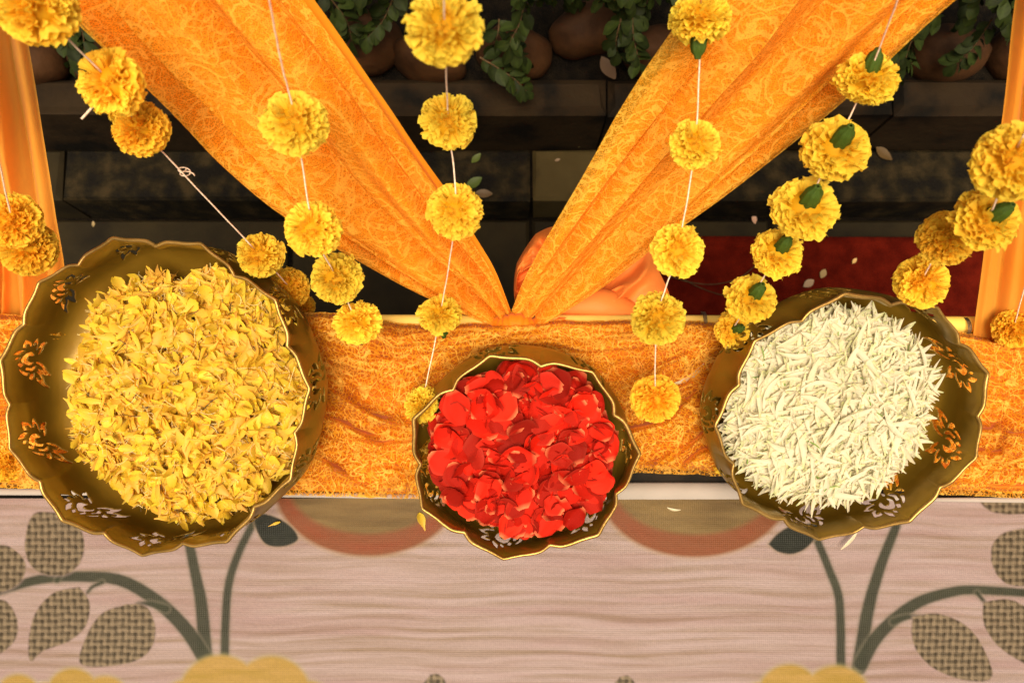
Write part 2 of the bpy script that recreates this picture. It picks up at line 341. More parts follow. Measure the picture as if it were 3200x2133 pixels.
# ------------------------------------------------------------------ leaves and shrubs
def leafmesh(seed, kind='obovate'):
    rs = np.random.default_rng(seed); nl, nw = 7, 4; V = []; C = []
    for i in range(nl):
        t = i / (nl - 1)
        wd = .34 * (math.sin(math.pi * min(1, t ** 1.25 * .97 + .02))) ** .8 + .01
        for j in range(nw + 1):
            s = (j / nw - .5) * 2
            V.append((s * wd, t, .10 * abs(s) * wd * 2 - .22 * t * t + .02 * math.sin(t * 9 + s * 3 + seed)))
            g = rs.uniform(.8, 1.15) * (1.25 if abs(s) < .1 else 1)
            C.append((.017 * g, .027 * g, .004 * g))
    return mesh('leaf', V, grid_faces(nw + 1, nl), True, C)
LEAF = [leafmesh(i) for i in range(6)]
for l in LEAF: l.materials.append(M['leaf'])
def orient(dirv, up, scale, loc):
    y = Vector(dirv).normalized(); z = Vector(up); x = y.cross(z).normalized(); z = x.cross(y)
    m = Matrix((x, y, z)).transposed().to_4x4(); m = m @ Matrix.Diagonal((scale, scale, scale, 1)); m.translation = Vector(loc); return m
def shrub(label, px, branches, size=.034, base_z=None, name='leafy_shrub'):
    root = empty(name, P(*px, z=Zk), label, 'shrub', 'shrubs behind the kerb')
    inv = Matrix.Translation(-Vector(root.location)); n = 0
    for br in branches:
        pts = [P(a, b, z=Zk + h) for a, b, h in br]; m = max(8, int(6 * len(pts))); c = interp(pts, np.linspace(0, 1, m))
        L = np.linalg.norm(np.diff(c, axis=0), axis=1).sum()
        V, Fq = tube(c, np.linspace(.0022, .0008, m), 5); part('branch', mesh('branch', V, Fq), M['bark'], root)
        k = max(3, int(L / .013)); cc = interp(pts, np.linspace(.08, 1, k)); tg = np.gradient(cc, axis=0)
        for i in range(k):
            for s in ((-1, 1) if i < k - 1 else (0,)):
                t = Vector(tg[i]).normalized(); side = t.cross(Vector((0, 0, 1))).normalized() * s
                d = (t * random.uniform(.4, .9) + side * random.uniform(.6, 1.1) + Vector((0, 0, random.uniform(-.3, .35)))).normalized()
                up = Vector((random.gauss(0, .35), random.gauss(0, .35), 1)).normalized()
                o = obj('leaf', random.choice(LEAF), None, root); o.matrix_parent_inverse = inv
                o.matrix_basis = orient(d, up, size * random.uniform(.7, 1.25), cc[i]); n += 1
    return n
def rb(x0, x1, n, ymax, seed, y0=-140):
    rs = random.Random(seed); out = []
    for i in range(n):
        x = rs.uniform(x0, x1); dx = rs.uniform(-110, 110); ln = rs.uniform(.55, 1) * (ymax - y0); h = rs.uniform(.10, .26)
        out.append([(x, y0, h + .08), (x + dx * .5, y0 + ln * .5, h + .05), (x + dx, y0 + ln, h - .03)])
    return out
cnt = 0
cnt += shrub('leafy green shrub left of the topmost centre marigold beside the left drape', (1180, -60), rb(960, 1330, 9, 35, 1) + [[(1240, -40, .2), (1200, 60, .16), (1140, 125, .12)], [(1010, -30, .2), (1080, 60, .15), (1100, 130, .1)]])
cnt += shrub('leafy green shrub between the topmost centre marigold and the right drape', (1700, -60), rb(1440, 1960, 16, 35, 2) + [[(1650, -40, .22), (1625, 70, .18), (1595, 140, .15), (1640, 180, .1)], [(1500, 180, .1), (1560, 215, .1), (1610, 250, .08), (1645, 285, .06)], [(1560, 60, .15), (1555, 110, .13), (1540, 140, .1)]])
cnt += shrub('leafy green shrub spilling out against the upper edge of the right drape', (2050, -60), rb(1950, 2160, 6, 90, 3) + [[(1975, 20, .2), (1980, 120, .17), (2000, 200, .12)], [(1940, 60, .2), (1925, 130, .16), (1930, 170, .12)]])
cnt += shrub('dark leafy shrub between the right drape and the right curtain', (2950, -60), rb(2700, 3180, 12, 110, 4) + [[(2880, 60, .2), (2840, 150, .16), (2820, 230, .1)], [(3100, 60, .2), (3040, 150, .14), (2990, 200, .1)], [(2760, 120, .18), (2800, 170, .14), (2850, 200, .1)]])
cnt += shrub('small leafy sprig under the large marigold at the upper left', (230, 90), [[(190, 60, .2), (210, 130, .16), (225, 205, .12)], [(240, 50, .2), (260, 110, .18), (265, 180, .14)], [(150, 80, .2), (190, 120, .16), (240, 150, .15)]])

# fallen leaves and petals on the ground
def fallen(x, y, z, ang, size, col, label, cat='leaf', curl=.5, wd=.26, name='fallen_leaf'):
    nl, nw = 7, 4; V = []
    for i in range(nl):
        t = i / (nl - 1); wv = wd * math.sin(math.pi * min(1, t ** 1.1 * .96 + .03)) ** .85
        for j in range(nw + 1):
            s = (j / nw - .5) * 2; V.append((s * wv * size, (t - .5) * size, (.25 * abs(s) * wv + curl * (t - .5) ** 2) * size * .6))
    m = petalmat('fallen ' + label[:20], .2, .5, .3, .05) if col not in FM else FM[col]; FM[col] = m
    o = obj(name, mesh(name, V, grid_faces(nw + 1, nl), True, np.tile(col, (len(V), 1))), m)
    o.location = P(x, y, z=z) if z is not None else PS(x, y, .012); o.rotation_euler = (0, 0, ang)
    return tag(o, label, cat)
FM = {}
fallen(1488, 495, Zt + .004, 2.4, .032, (.09, .12, .02), 'small curled green leaf on the dark step below the second centre marigold')
fallen(1480, 572, Zt + .004, -1.0, .048, (.06, .09, .012), 'broad yellow green leaf lying on the dark step')
fallen(1512, 605, Zt + .004, 1.5, .042, (.11, .07, .03), 'dry tan leaf edge just below the broad green leaf')
fallen(1742, 500, Zt + .004, -1.2, .014, (.25, .17, .1), 'tiny pale petal on the ochre step stone', 'petal')
fallen(1808, 445, Zt + .01, .1, .026, (.10, .09, .03), 'small olive leaf leaning at the foot of the kerb')
fallen(2357, 685, .003, .1, .026, (.50, .30, .20), 'pinkish petal on the grey paving above the carpet', 'petal')
fallen(1900, 215, Zk + .004, .5, .060, (.13, .08, .045), 'pale dry curled leaf beside the kerb behind')
fallen(2572, 855, .026, -.5, .026, (.36, .25, .10), 'cream petal on the red carpet above the white petals', 'petal', .2, .32)
fallen(2527, 885, .026, -1.0, .032, (.34, .24, .14), 'beige torn petal on the red carpet near the bowl rim', 'petal', .2, .3)
fallen(2670, 815, .026, -.7, .018, (.70, .45, .15), 'tiny yellow petal on the carpet, highest of the three', 'petal')
fallen(292, 700, .003, .1, .016, (.3, .22, .10), 'small tan petal on the dark paving at the left', 'petal')
fallen(2760, 480, Zt + .004, .8, .05, (.10, .06, .02), 'brown dry leaf on the step beside the calyx marigold')
fallen(2800, 1005, .026, .8, .018, (.30, .25, .2), 'grey speck of petal on the carpet by the right curtain', 'petal')
# ------------------------------------------------------------------ table, shelf, banner
tb = empty('display_table', (0, -.2, 0), 'dark wooden table hidden under the printed banner and the lace', 'table')
part('table_top', mesh('table_top', *boxm((-1.0, -.55, .715), (1.0, Y_F + .01, .746), .004), False), M['board'], tb)
V = []; xl, xr = -1.0, 1.0
V = np.array([(xl, Y_F + .012, .715), (xr, Y_F + .012, .715), (xr, Y_R - .004, .76), (xl, Y_R - .004, .76), (xl, Y_F + .012, Z_TAB - .006), (xr, Y_F + .012, Z_TAB - .006), (xr, Y_R - .004, Z_RAIL - .007), (xl, Y_R - .004, Z_RAIL - .007)])
part('sloping_shelf', mesh('sloping_shelf', V, np.array([(3, 2, 1, 0), (4, 5, 6, 7), (0, 1, 5, 4), (1, 2, 6, 5), (2, 3, 7, 6), (3, 0, 4, 7)]), False), M['board'], tb)
for x in (-.95, .89):
    for y in (-.53, Y_R - .09): part('leg', mesh('leg', *boxm((x, y, .0), (x + .06, y + .06, .713)), False), M['board'], tb)
for zz in (0,): pass
# rail with its wire ties
c = np.array([P(-700, 1022, z=Z_RAIL), P(1200, 1020, z=Z_RAIL), P(2200, 1022, z=Z_RAIL), P(3900, 1030, z=Z_RAIL)])
tt = np.linspace(0, 1, 40); V, Fq = tube(interp(c, tt) + np.array([0, .006, -.004]), .012, 14)
rail = tag(obj('rail', mesh('rail', V, Fq), M['rail']), 'pale yellow painted rail running behind the lace', 'rail')
def tie(x, y, label):
    pts = []
    for a in np.linspace(0, 2 * math.pi * 2.6, 60):
        q = P(x, y, z=Z_RAIL + .001); pts.append(q + np.array([.0012 * a / 4 - .002, math.cos(a) * .014 + .004, math.sin(a) * .014 - .003]))
    pts += [pts[-1] + np.array([.004, .004, .008]), pts[-1] + np.array([.001, .009, .012])]
    V, Fq = tube(pts, .0007, 5); tag(obj('wire_tie', mesh('wire_tie', V, Fq), M['wire']), label, 'wire')
tie(2198, 1012, 'thin wire tie round the rail beside the small green centred marigold'); tie(3016, 1030, 'thin wire tie at the foot of the right curtain')
tie(1560, 1000, 'wire tie left of the knot where both drapes meet'); tie(1665, 1015, 'wire tie right of the knot where both drapes meet')

# lower printed banner with painted flat print
def seg(X, Y, pts, w0, w1):
    pts = interp(pts, np.linspace(0, 1, 26)); d = np.full(X.shape, 1e9); m = len(pts)
    for i in range(m - 1):
        a, b = pts[i], pts[i + 1]; v = b - a; t = np.clip(((X - a[0]) * v[0] + (Y - a[1]) * v[1]) / (v @ v), 0, 1)
        wd = (w0 + (w1 - w0) * (i + t) / (m - 1)) / 2
        d = np.minimum(d, np.hypot(X - a[0] - t * v[0], Y - a[1] - t * v[1]) - wd)
    return d
def poly(X, Y, pts, smooth=True):
    pts = np.asarray(pts, float)
    if smooth: 
        q = np.vstack([pts, pts[:1]]); pts = interp(q, np.linspace(0, 1, 8 * len(pts)))[:-1]
    d = np.full(X.shape, 1e9); ins = np.zeros(X.shape, bool); n = len(pts)
    for i in range(n):
        a, b = pts[i], pts[(i + 1) % n]; v = b - a
        if v @ v < 1e-12: continue
        t = np.clip(((X - a[0]) * v[0] + (Y - a[1]) * v[1]) / (v @ v), 0, 1)
        d = np.minimum(d, np.hypot(X - a[0] - t * v[0], Y - a[1] - t * v[1]))
        ins ^= ((a[1] > Y) != (b[1] > Y)) & (X < (b[0] - a[0]) * (Y - a[1]) / (b[1] - a[1] + 1e-12) + a[0])
    return np.where(ins, -d, d)
def s2l(*c): return np.array([((v / 255) / 12.92 if v / 255 <= .04045 else ((v / 255 + .055) / 1.055) ** 2.4) for v in c])
nu, nv = 980, 250
pxs = np.linspace(-260, 3460, nu); pys = np.linspace(1556, 2330, nv); X, Y = np.meshgrid(pxs, pys)
G0 = np.stack([P(a, b, z=Z_TAB) for b in (1556, 2330) for a in (-260, 3460)]).reshape(2, 2, 3)
U = (X + 260) / 3720; W = (Y - 1556) / 774
yy = np.array([P(1600, b, z=Z_TAB)[1] for b in pys]); xw = np.array([[P(a, b, z=Z_TAB)[0] for a in (-260, 3460)] for b in pys])
G = np.zeros((nv, nu, 3)); G[..., 0] = xw[:, :1] + (xw[:, 1:] - xw[:, :1]) * U; G[..., 1] = yy[:, None]
G[..., 2] = Z_TAB + .0030 * fbm(X / 520, Y / 110, 21) + .0006 * fbm(X / 30, Y / 14, 23)
def mixc(c, d, col, soft=7, op=1.0):
    a = (op * np.clip(.5 - d / soft, 0, 1))[..., None]; return c * (1 - a) + np.asarray(col).reshape(-1, 3)[0] * a if np.ndim(col) == 1 else c * (1 - a) + col * a
base = s2l(212, 186, 176); br = s2l(172, 143, 115); pk = s2l(190, 146, 138)
wv = Y + 20 * (fbm(X / 420, Y / 70, 31) - .5) + 5 * np.sin(X / 90 + 3 * fbm(X / 300, Y / 80, 32))
st = .5 + .5 * np.sin(wv / 37 * 2 * math.pi + 2.2 * fbm(X / 380, Y / 70, 33)); st = st * np.clip(2.4 * fbm(X / 300, Y / 34, 34) - .55, 0, 1.1)
st2 = .6 * fbm(X / 420, wv / 12, 35, 4) + .4 * fbm(X / 160, wv / 5, 38, 3)
fld = np.clip(st * .50 + (st2 - .5) * 1.5 + .12, 0, 1)
C = base + (br - base) * fld[..., None]; pkm = np.clip(fbm(X / 360, Y / 34, 36) * 2.6 - 1.05, 0, 1)[..., None] * .4; C = C * (1 - pkm) + (pk * (1 - .25 * fld[..., None])) * pkm
# orange edged bowls of the print
for cx, cy, rx, ry in ((1150, 1520, 290, 215), (2170, 1520, 300, 218)):
    e = np.hypot((X - cx) / rx, (Y - cy) / ry); d = (e - 1) * ry
    C = mixc(C, d - 6, s2l(205, 170, 120), 18, .6); C = mixc(C, d, s2l(158, 90, 48), 12)
    red = np.clip(1 - np.abs(e - .88) * 9, 0, 1) * np.clip(fbm(X / 150, Y / 50, 41) * 2.2 - .4, 0, 1); C = C * (1 - red[..., None] * .5) + s2l(172, 74, 34) * red[..., None] * .5
    tan = s2l(158, 128, 72) + (s2l(128, 92, 40) - s2l(160, 124, 66)) * np.clip(fbm(X / 160, Y / 22, 42) * 1.6 - .3, 0, 1)[..., None]; C = mixc(C, (np.hypot((X - cx) / (rx * .86), (Y - cy + 12) / (ry * .74)) - 1) * 150, tan, 15)
dk = s2l(56, 60, 38); dk2 = s2l(92, 86, 62)
stem = s2l(50, 53, 33); sv = stem * (1 + .8 * fbm(X / 30, Y / 40, 43)[..., None])
strokes = [([(585, 1660), (612, 1790), (632, 1900), (645, 2060)], 26, 44), ([(800, 1620), (745, 1730), (712, 1850), (704, 2045)], 22, 26),
           ([(-160, 1900), (20, 1838), (140, 1806), (260, 1800), (380, 1812), (490, 1875), (580, 1960), (640, 2050)], 22, 46), ([(430, 1886), (470, 1885), (520, 1900)], 10, 22), ([(275, 1850), (290, 1832), (320, 1818)], 7, 12),
           ([(195, 1785), (185, 1800), (180, 1812)], 16, 14),
           ([(2545, 1670), (2590, 1780), (2622, 1880), (2626, 2075)], 22, 28), ([(2800, 1640), (2752, 1760), (2712, 1900), (2682, 2085)], 26, 44),
           ([(2690, 2070), (2745, 1980), (2850, 1890), (2960, 1850), (3080, 1842), (3460, 1870)], 44, 22), ([(2790, 1940), (2840, 1925), (2890, 1928)], 20, 10), ([(3050, 1850), (3070, 1875), (3085, 1895)], 12, 8)]
for pts, w0, w1 in strokes:
    d = seg(X, Y, pts, w0, w1); C = mixc(C, d - 5, s2l(150, 140, 115), 12, .5); C = mixc(C, d, sv, 8, .95)
for pts in ([(790, 1600), (850, 1610), (905, 1640), (932, 1682), (890, 1705), (835, 1700), (805, 1660)], [(2400, 1698), (2430, 1665), (2480, 1640), (2560, 1640), (2530, 1700), (2480, 1728), (2430, 1722)]):
    d = poly(X, Y, pts); C = mixc(C, d - 5, s2l(190, 165, 130), 10, .6); C = mixc(C, d, s2l(30, 34, 20) * (1 + .5 * fbm(X / 20, Y / 30, 44))[..., None], 6)
period = 21.0
wx = X + .28 * Y * 0 + 2.5 * np.sin(Y / 40) + 7 * (fbm(X / 35, Y / 35, 51) - .5); wy = Y + 7 * (fbm(X / 35, Y / 35, 52) - .5)
wa = np.sin(wx / period * 2 * math.pi); wb = np.sin(wy / period * 2 * math.pi); chk = np.sign(np.sin(wx / period * math.pi) * np.sin(wy / period * math.pi))
wea = np.clip(.5 + .28 * wa + .30 * wb + .16 * chk * wa, 0, 1) + .25 * (fbm(X / 13, Y / 13, 47) - .5)
leafc = s2l(172, 150, 116) + (s2l(74, 60, 36) - s2l(172, 150, 116)) * np.clip(wea, 0, 1)[..., None]
leaves = [[(180, 1600), (235, 1625), (265, 1690), (250, 1760), (200, 1795), (120, 1785), (82, 1730), (85, 1650), (115, 1600)],
          [(-30, 1700), (30, 1705), (75, 1745), (80, 1790), (50, 1830), (-20, 1850), (-90, 1800)],
          [(250, 1832), (282, 1880), (272, 1950), (220, 2000), (140, 2030), (98, 2062), (92, 1990), (115, 1910), (170, 1850)],
          [(400, 1885), (460, 1895), (488, 1960), (470, 2030), (400, 2070), (258, 2074), (270, 1990), (320, 1915)],
          [(-50, 1870), (20, 1875), (55, 1930), (52, 1990), (10, 2035), (-60, 2050)],
          [(2850, 1925), (2930, 1915), (3020, 1955), (3080, 2040), (3095, 2118), (3000, 2120), (2900, 2075), (2850, 2000)],
          [(3190, 1650), (3250, 1680), (3280, 1760), (3230, 1820), (3150, 1825), (3105, 1780), (3095, 1710), (3130, 1665)],
          [(3070, 1880), (3150, 1870), (3230, 1920), (3290, 2020), (3290, 2090), (3200, 2070), (3110, 2010), (3070, 1940)],
          [(3040, 1540), (3120, 1530), (3260, 1540), (3300, 1590), (3180, 1605), (3090, 1595)],
          [(1345, 2105), (1372, 2104), (1395, 2135), (1400, 2200), (1340, 2220), (1310, 2160)], [(1935, 2112), (1965, 2110), (1990, 2145), (2000, 2210), (1930, 2220), (1915, 2150)]]
for pts in leaves:
    d = poly(X, Y, pts); C = mixc(C, d - 4, s2l(205, 175, 165), 10, .4); C = mixc(C, d + 3 * (fbm(X / 14, Y / 14, 48) - .5), leafc, 7)
cl = np.full(X.shape, 1e9)
for cx, cy, r in ((60, 2175, 70), (230, 2168, 82), (330, 2185, 75), (150, 2200, 70), (430, 2200, 60), (690, 2175, 130), (850, 2170, 122), (590, 2210, 90), (960, 2215, 90), (2465, 2172, 98), (2610, 2190, 112), (2380, 2200, 70), (2700, 2240, 90)):
    cl = np.minimum(cl, np.hypot(X - cx, (Y - cy)) - r)
yc = s2l(214, 172, 88) + (s2l(198, 160, 62) - s2l(214, 172, 88)) * np.clip(fbm(X / 90, Y / 16, 49) * 1.6 - .3, 0, 1)[..., None]
C = mixc(C, cl - 4, s2l(205, 195, 130), 22, .6); C = mixc(C, cl, yc, 14)
C = C * (.94 + .12 * RNG.random(X.shape))[..., None]
C *= np.array([.375, .385, .42])
mb, n, p, out = mat('printed woven banner')
a = N(n, 'ShaderNodeAttribute', attribute_name='col'); n.links.new(a.outputs['Color'], p.inputs['Base Color']); setp(p, Roughness=.5, Specular_IOR_Level=.16)
tc = N(n, 'ShaderNodeTexCoord'); wv1 = N(n, 'ShaderNodeTexWave', bands_direction='X'); wv1.inputs['Scale'].default_value = 110; wv2 = N(n, 'ShaderNodeTexWave', bands_direction='Y'); wv2.inputs['Scale'].default_value = 110
for q in (wv1, wv2): q.inputs['Distortion'].default_value = 1.2; n.links.new(tc.outputs['Object'], q.inputs['Vector'])
ad = N(n, 'ShaderNodeMath', operation='ADD'); n.links.new(wv1.outputs['Fac'], ad.inputs[0]); n.links.new(wv2.outputs['Fac'], ad.inputs[1])
b = N(n, 'ShaderNodeBump'); b.inputs['Strength'].default_value = .25; b.inputs['Distance'].default_value = .0008; n.links.new(ad.outputs[0], b.inputs['Height']); n.links.new(b.outputs[0], p.inputs['Normal'])
ban = empty('printed_banner', P(1600, 1800, z=Z_TAB), 'woven plastic banner printed with leaves, stems and yellow clouds covering the table', 'banner')
part('printed_sheet', mesh('printed_sheet', G.reshape(-1, 3), grid_faces(nu, nv), True, C.reshape(-1, 3)), mb, ban)
# white hem standing a little above the print
hu = np.linspace(-260, 3460, 200); top = np.interp(hu, [-260, 0, 1290, 1980, 2400, 2900, 3460], [1526, 1530, 1548, 1512, 1512, 1560, 1556]) - 6; bot = np.interp(hu, [-260, 0, 400, 1300, 1990, 2400, 2700, 3460], [1548, 1546, 1548, 1558, 1560, 1560, 1563, 1574])
rowsV = []
for f, dz in ((0, -.004), (.08, .003), (.5, .0035), (.93, .003), (1.0, .001)):
    rowsV.append([P(x, t0 + (t1 - t0) * f, z=Z_TAB + dz + .0006) for x, t0, t1 in zip(hu, top, bot)])
part('hem', mesh('hem', np.array(rowsV).reshape(-1, 3), grid_faces(200, 5)), M['hem'], ban)

# lace cover on the shelf
def shelf_sheet(lo_off, nu, nv, amp, up, seed, inset=0, lower=None):
    xs = np.linspace(-420, 3620, nu); v = np.linspace(0, 1, nv)
    lowx = [-420, 0, 900, 1290, 1800, 1990, 2290, 2700, 2900, 3200, 3620]; lowy = [1520, 1524, 1546, 1556, 1500, 1476, 1486, 1520, 1540, 1556, 1560]
    yl = np.interp(xs, lowx, lowy) - inset + 2.0 * np.abs(np.sin(xs / 29.0)) + 6 * (fbm(xs / 60, xs * 0, 5) - .5); yt = 1003 + 5 * np.sin(xs / 170) + 9 * (fbm(xs / 70, xs * 0, 15) - .5) + 4 * (fbm(xs / 16, xs * 0, 16) - .5) + np.clip((xs - 2800) / 300, 0, 1) * 60 - 22 * np.clip((1240 - xs) / 90, 0, 1) + 8 * (fbm(xs / 190, xs * 0, 17) - .5)
    G = np.zeros((nv, nu, 3))
    Xg, Vg = np.meshgrid(xs, v); Yg = yt + (yl - yt) * Vg
    # crumple folds: ridges running mostly along the table, swooping near the right bowl and bunched by the left one
    sw = .10 * np.sin(Xg / 420 + 1) + .22 * np.exp(-((Xg - 2150) / 260) ** 2) * ((Xg - 2150) / 260) - .20 * np.exp(-((Xg - 1120) / 200) ** 2) * ((Xg - 1000) / 300)
    q = Vg + sw + .10 * (fbm(Xg / 260, Vg * 3, seed) - .5)
    rdg = lambda s: 1 - np.abs(2 * s - 1)
    h = .62 * rdg(fbm(Xg / 560, q * 6.5, seed + 3, 2)) ** 2 + .36 * rdg(fbm(Xg / 210 + q * 2, q * 8 + Xg / 500, seed + 5, 2)) ** 2.5 + .20 * rdg(fbm(Xg / 80, q * 13 + Xg / 200, seed + 8, 2)) ** 3 + .06 * fbm(Xg / 22, Vg * 24, seed + 7)
    band = np.clip((Vg - .2) / .06, 0, 1); bandtop = .35 + .4 * rdg(np.clip(Vg / .21, 0, 1)) + .3 * rdg(fbm(Xg / 600, q * 13, seed + 9)) ** 2
    h = h * band + bandtop * (1 - band) * 1.0
    h *= np.clip(Vg / .03, 0.2, 1) * np.clip((1 - Vg) / .05, .08, 1)
    for bx, by, br_ in ((560, 1210, 330), (1650, 1340, 200), (2600, 1270, 260)):
        h *= 1 - .93 * np.exp(-(np.maximum(np.hypot(Xg - bx, Yg - by) - br_, 0) / 90) ** 2)
    t = math.tan(SLOPE); rx = (Xg - 1600) / F; ry = (1066.5 - Yg) / F
    r1 = ry * CT + ST; r2 = ry * ST - CT
    up_ = up + amp * h; dd = (Z_TAB + up_ - Y_F * t - CAM[2]) / (r2 - r1 * t)
    G[..., 0] = rx * dd; G[..., 1] = r1 * dd; G[..., 2] = CAM[2] + r2 * dd
    uv = np.stack([Xg / F, (Vg * 520) / F], -1)
    return G.reshape(-1, 3), grid_faces(nu, nv), uv.reshape(-1, 2)
lc = empty('lace_cover', P(1600, 1250, z=Z_TAB), 'crumpled golden orange lace cloth spread along the shelf behind the bowls', 'cloth')
V, Fq, uv = shelf_sheet(0, 620, 190, .049, .0005, 60, inset=16); V[:, 2] -= .0008
part('under_cloth', mesh('under_cloth', V, Fq, True), M['undercloth'], lc)
V, Fq, uv = shelf_sheet(0, 620, 190, .060, .0035, 60)
part('lace_layer', mesh('lace_layer', V, Fq, True, uv=uv), M['lace_bench'], lc)

# ------------------------------------------------------------------ hanging drapes
def sheet(L, Rr, nu, nv, amp, freq, seed, pinch=None, off=0.0, inset=(0, 0), waves=None, fine=.25):
    """L, Rr: edges as lists of (px, py, distance) from the top down; folds run from top to bottom"""
    v = np.linspace(0, 1, nv); a = interp(L, v); b = interp(Rr, v); u = np.linspace(inset[0], 1 - inset[1], nu)
    A = np.array([P(x, y, d=d) for x, y, d in a]); B = np.array([P(x, y, d=d) for x, y, d in b])
    Lw = np.linalg.norm(B - A, axis=1); U, W = np.meshgrid(u, v)
    uu = U + .02 * (fbm(U * 4, W * 3, seed) - .5)
    G = A[:, None] * (1 - uu)[..., None] + B[:, None] * uu[..., None]
    nrm = np.cross(B - A, np.gradient((A + B) / 2, axis=0)); nrm /= np.linalg.norm(nrm, axis=1)[:, None] + 1e-9
    tocam = CAM - (A + B) / 2; nrm *= np.sign((nrm * tocam).sum(1))[:, None]
    ph = U * freq + .6 * fbm(U * 3, W * 1.5, seed + 1)
    f = .45 * np.abs(np.sin(ph * math.pi)) ** .8 + .3 * (np.sin(ph * 1.7 * math.pi + 1.3 + seed) * .5 + .5) + .26 * (1 - np.abs(2 * fbm(U * freq * 2.2 + 4 + W * .5, W * .8, seed + 6, 2) - 1)) ** 3 - .30 * np.exp(-((fbm(U * 2.2 + .35 * W, W * .5, seed + 9, 1) - .5) / .035) ** 2) + fine * fbm(U * freq * 5, W * 5, seed + 2)
    am = amp * (.35 + .65 * (Lw / Lw.max()))[:, None] * np.clip(np.minimum(U, 1 - U) / .11, .10, 1)
    G = G + nrm[:, None] * ((f - .3) * am + off)[..., None]
    D = np.concatenate([[0], np.cumsum(np.linalg.norm(np.diff((A + B) / 2, axis=0), axis=1))])
    uv = np.stack([(U - .5) * (.35 * Lw.max() + .65 * Lw)[:, None] * 1.25, np.broadcast_to(D[:, None], U.shape)], -1)
    return G.reshape(-1, 3), grid_faces(nu, nv), uv.reshape(-1, 2)
dl = empty('drape', P(1590, 1000, d=1.05), 'wide orange lace drape running from the knot to the upper left', 'drape', 'two diagonal lace drapes')
Lp = [(-80, -280, .66), (230, 40, .74), (500, 290, .82), (700, 500, .89), (885, 660, .95), (1110, 800, 1.0), (1320, 915, 1.035), (1545, 1012, 1.06)]
Rp = [(700, -360, .67), (985, 0, .75), (1190, 290, .83), (1310, 470, .89), (1415, 620, .945), (1490, 745, .99), (1550, 850, 1.02), (1602, 985, 1.05)]
V, Fq, uv = sheet(Lp, Rp, 240, 260, .064, 3.3, 11, inset=(.03, .0), fine=.06); part('satin_lining', mesh('satin_lining', V, Fq), M['satin'], dl)
V, Fq, uv = sheet(Lp, Rp, 240, 260, .065, 3.3, 11, off=.006, inset=(.0, .035), fine=.10); part('lace_layer', mesh('lace_layer', V, Fq, uv=uv), M['lace'], dl)
dr = empty('drape', P(1610, 1000, d=1.05), 'wide orange lace drape running from the knot to the upper right', 'drape', 'two diagonal lace drapes')
Lp = [(2330, -330, .68), (2150, 0, .75), (2020, 200, .81), (1915, 370, .86), (1815, 550, .91), (1715, 720, .96), (1640, 860, 1.01), (1590, 985, 1.05)]
Rp = [(3330, -280, .66), (2960, 0, .73), (2690, 250, .81), (2480, 430, .87), (2260, 605, .92), (2060, 750, .97), (1880, 890, 1.02), (1690, 1012, 1.06)]
V, Fq, uv = sheet(Lp, Rp, 240, 260, .064, 3.1, 19, inset=(.07, .012), fine=.06); part('satin_lining', mesh('satin_lining', V, Fq), M['satin'], dr)
V, Fq, uv = sheet(Lp, Rp, 240, 260, .065, 3.1, 19, off=.006, fine=.10); part('lace_layer', mesh('lace_layer', V, Fq, uv=uv), M['lace'], dr)
# knot where they are tied down
kp = [P(x, y, d=d) for x, y, d in ((1540, 1008, 1.048), (1575, 1018, 1.036), (1612, 1012, 1.030), (1650, 1020, 1.036), (1690, 1012, 1.050))]
c = interp(kp, np.linspace(0, 1, 30)); V, Fq = tube(c, .008 + .007 * np.sin(np.linspace(0, math.pi, 30)) + .0016 * np.sin(np.linspace(0, 60, 30)), 16)
tag(obj('cloth_knot', mesh('cloth_knot', V, Fq), M['satin']), 'gathered knot of golden cloth tying both drapes to the rail', 'knot')

# side curtains
Lc = [(-420, -300, .62), (-380, 100, .75), (-300, 500, .90), (-220, 800, 1.0), (-200, 1060, 1.07), (-180, 1200, 1.09)]
Rc = [(20, -300, .62), (78, 50, .75), (132, 380, .90), (180, 690, .99), (204, 850, 1.04), (200, 1010, 1.07)]
V, Fq, uv = sheet(Lc, Rc, 130, 160, .045, 4.2, 33, fine=.05)
o = obj('curtain', mesh('curtain', V, Fq), M['curtain']); tag(o, 'amber voile curtain hanging at the left edge behind the large bowl', 'curtain', 'side curtains')
Lc = [(3220, -300, .62), (3168, 0, .74), (3128, 350, .85), (3080, 700, .95), (3034, 1060, 1.045), (3030, 1100, 1.06)]
Rc = [(3700, -300, .62), (3640, 0, .74), (3580, 350, .85), (3520, 700, .95), (3480, 1060, 1.045), (3480, 1110, 1.06)]
V, Fq, uv = sheet(Lc, Rc, 130, 160, .05, 4.6, 37, fine=.05)
o = obj('curtain', mesh('curtain', V, Fq), M['curtain']); tag(o, 'amber voile curtain hanging at the right edge', 'curtain', 'side curtains')

# bundled peach cloth behind the knot
def fold(path, width, bulge, n=60, m=13, tw=0.0):
    c = interp([P(x, y, d=d) for x, y, d in path], np.linspace(0, 1, n)); T = np.gradient(c, axis=0); T /= np.linalg.norm(T, axis=1)[:, None]
    S = np.cross(T, [0, 0, 1.0]); S /= np.linalg.norm(S, axis=1)[:, None]; Nn = np.cross(S, T)
    wv = np.interp(np.linspace(0, 1, n), np.linspace(0, 1, len(width)), width) / F
    s = np.linspace(-1.25, 1.25, m); V = np.zeros((n, m, 3))
    for j, q in enumerate(s):
        a = q * math.pi / 2 * .95
        V[:, j] = c + S * (wv * math.sin(a))[:, None] * (1.0 if abs(q) <= 1 else .82) + Nn * (bulge * wv * (math.cos(a) - .3))[:, None]
    return V.reshape(-1, 3), grid_faces(m, n)
pb = empty('peach_cloth', P(1850, 960, d=1.1), 'bundled peach satin cloth tucked behind the right drape and the rail', 'cloth')
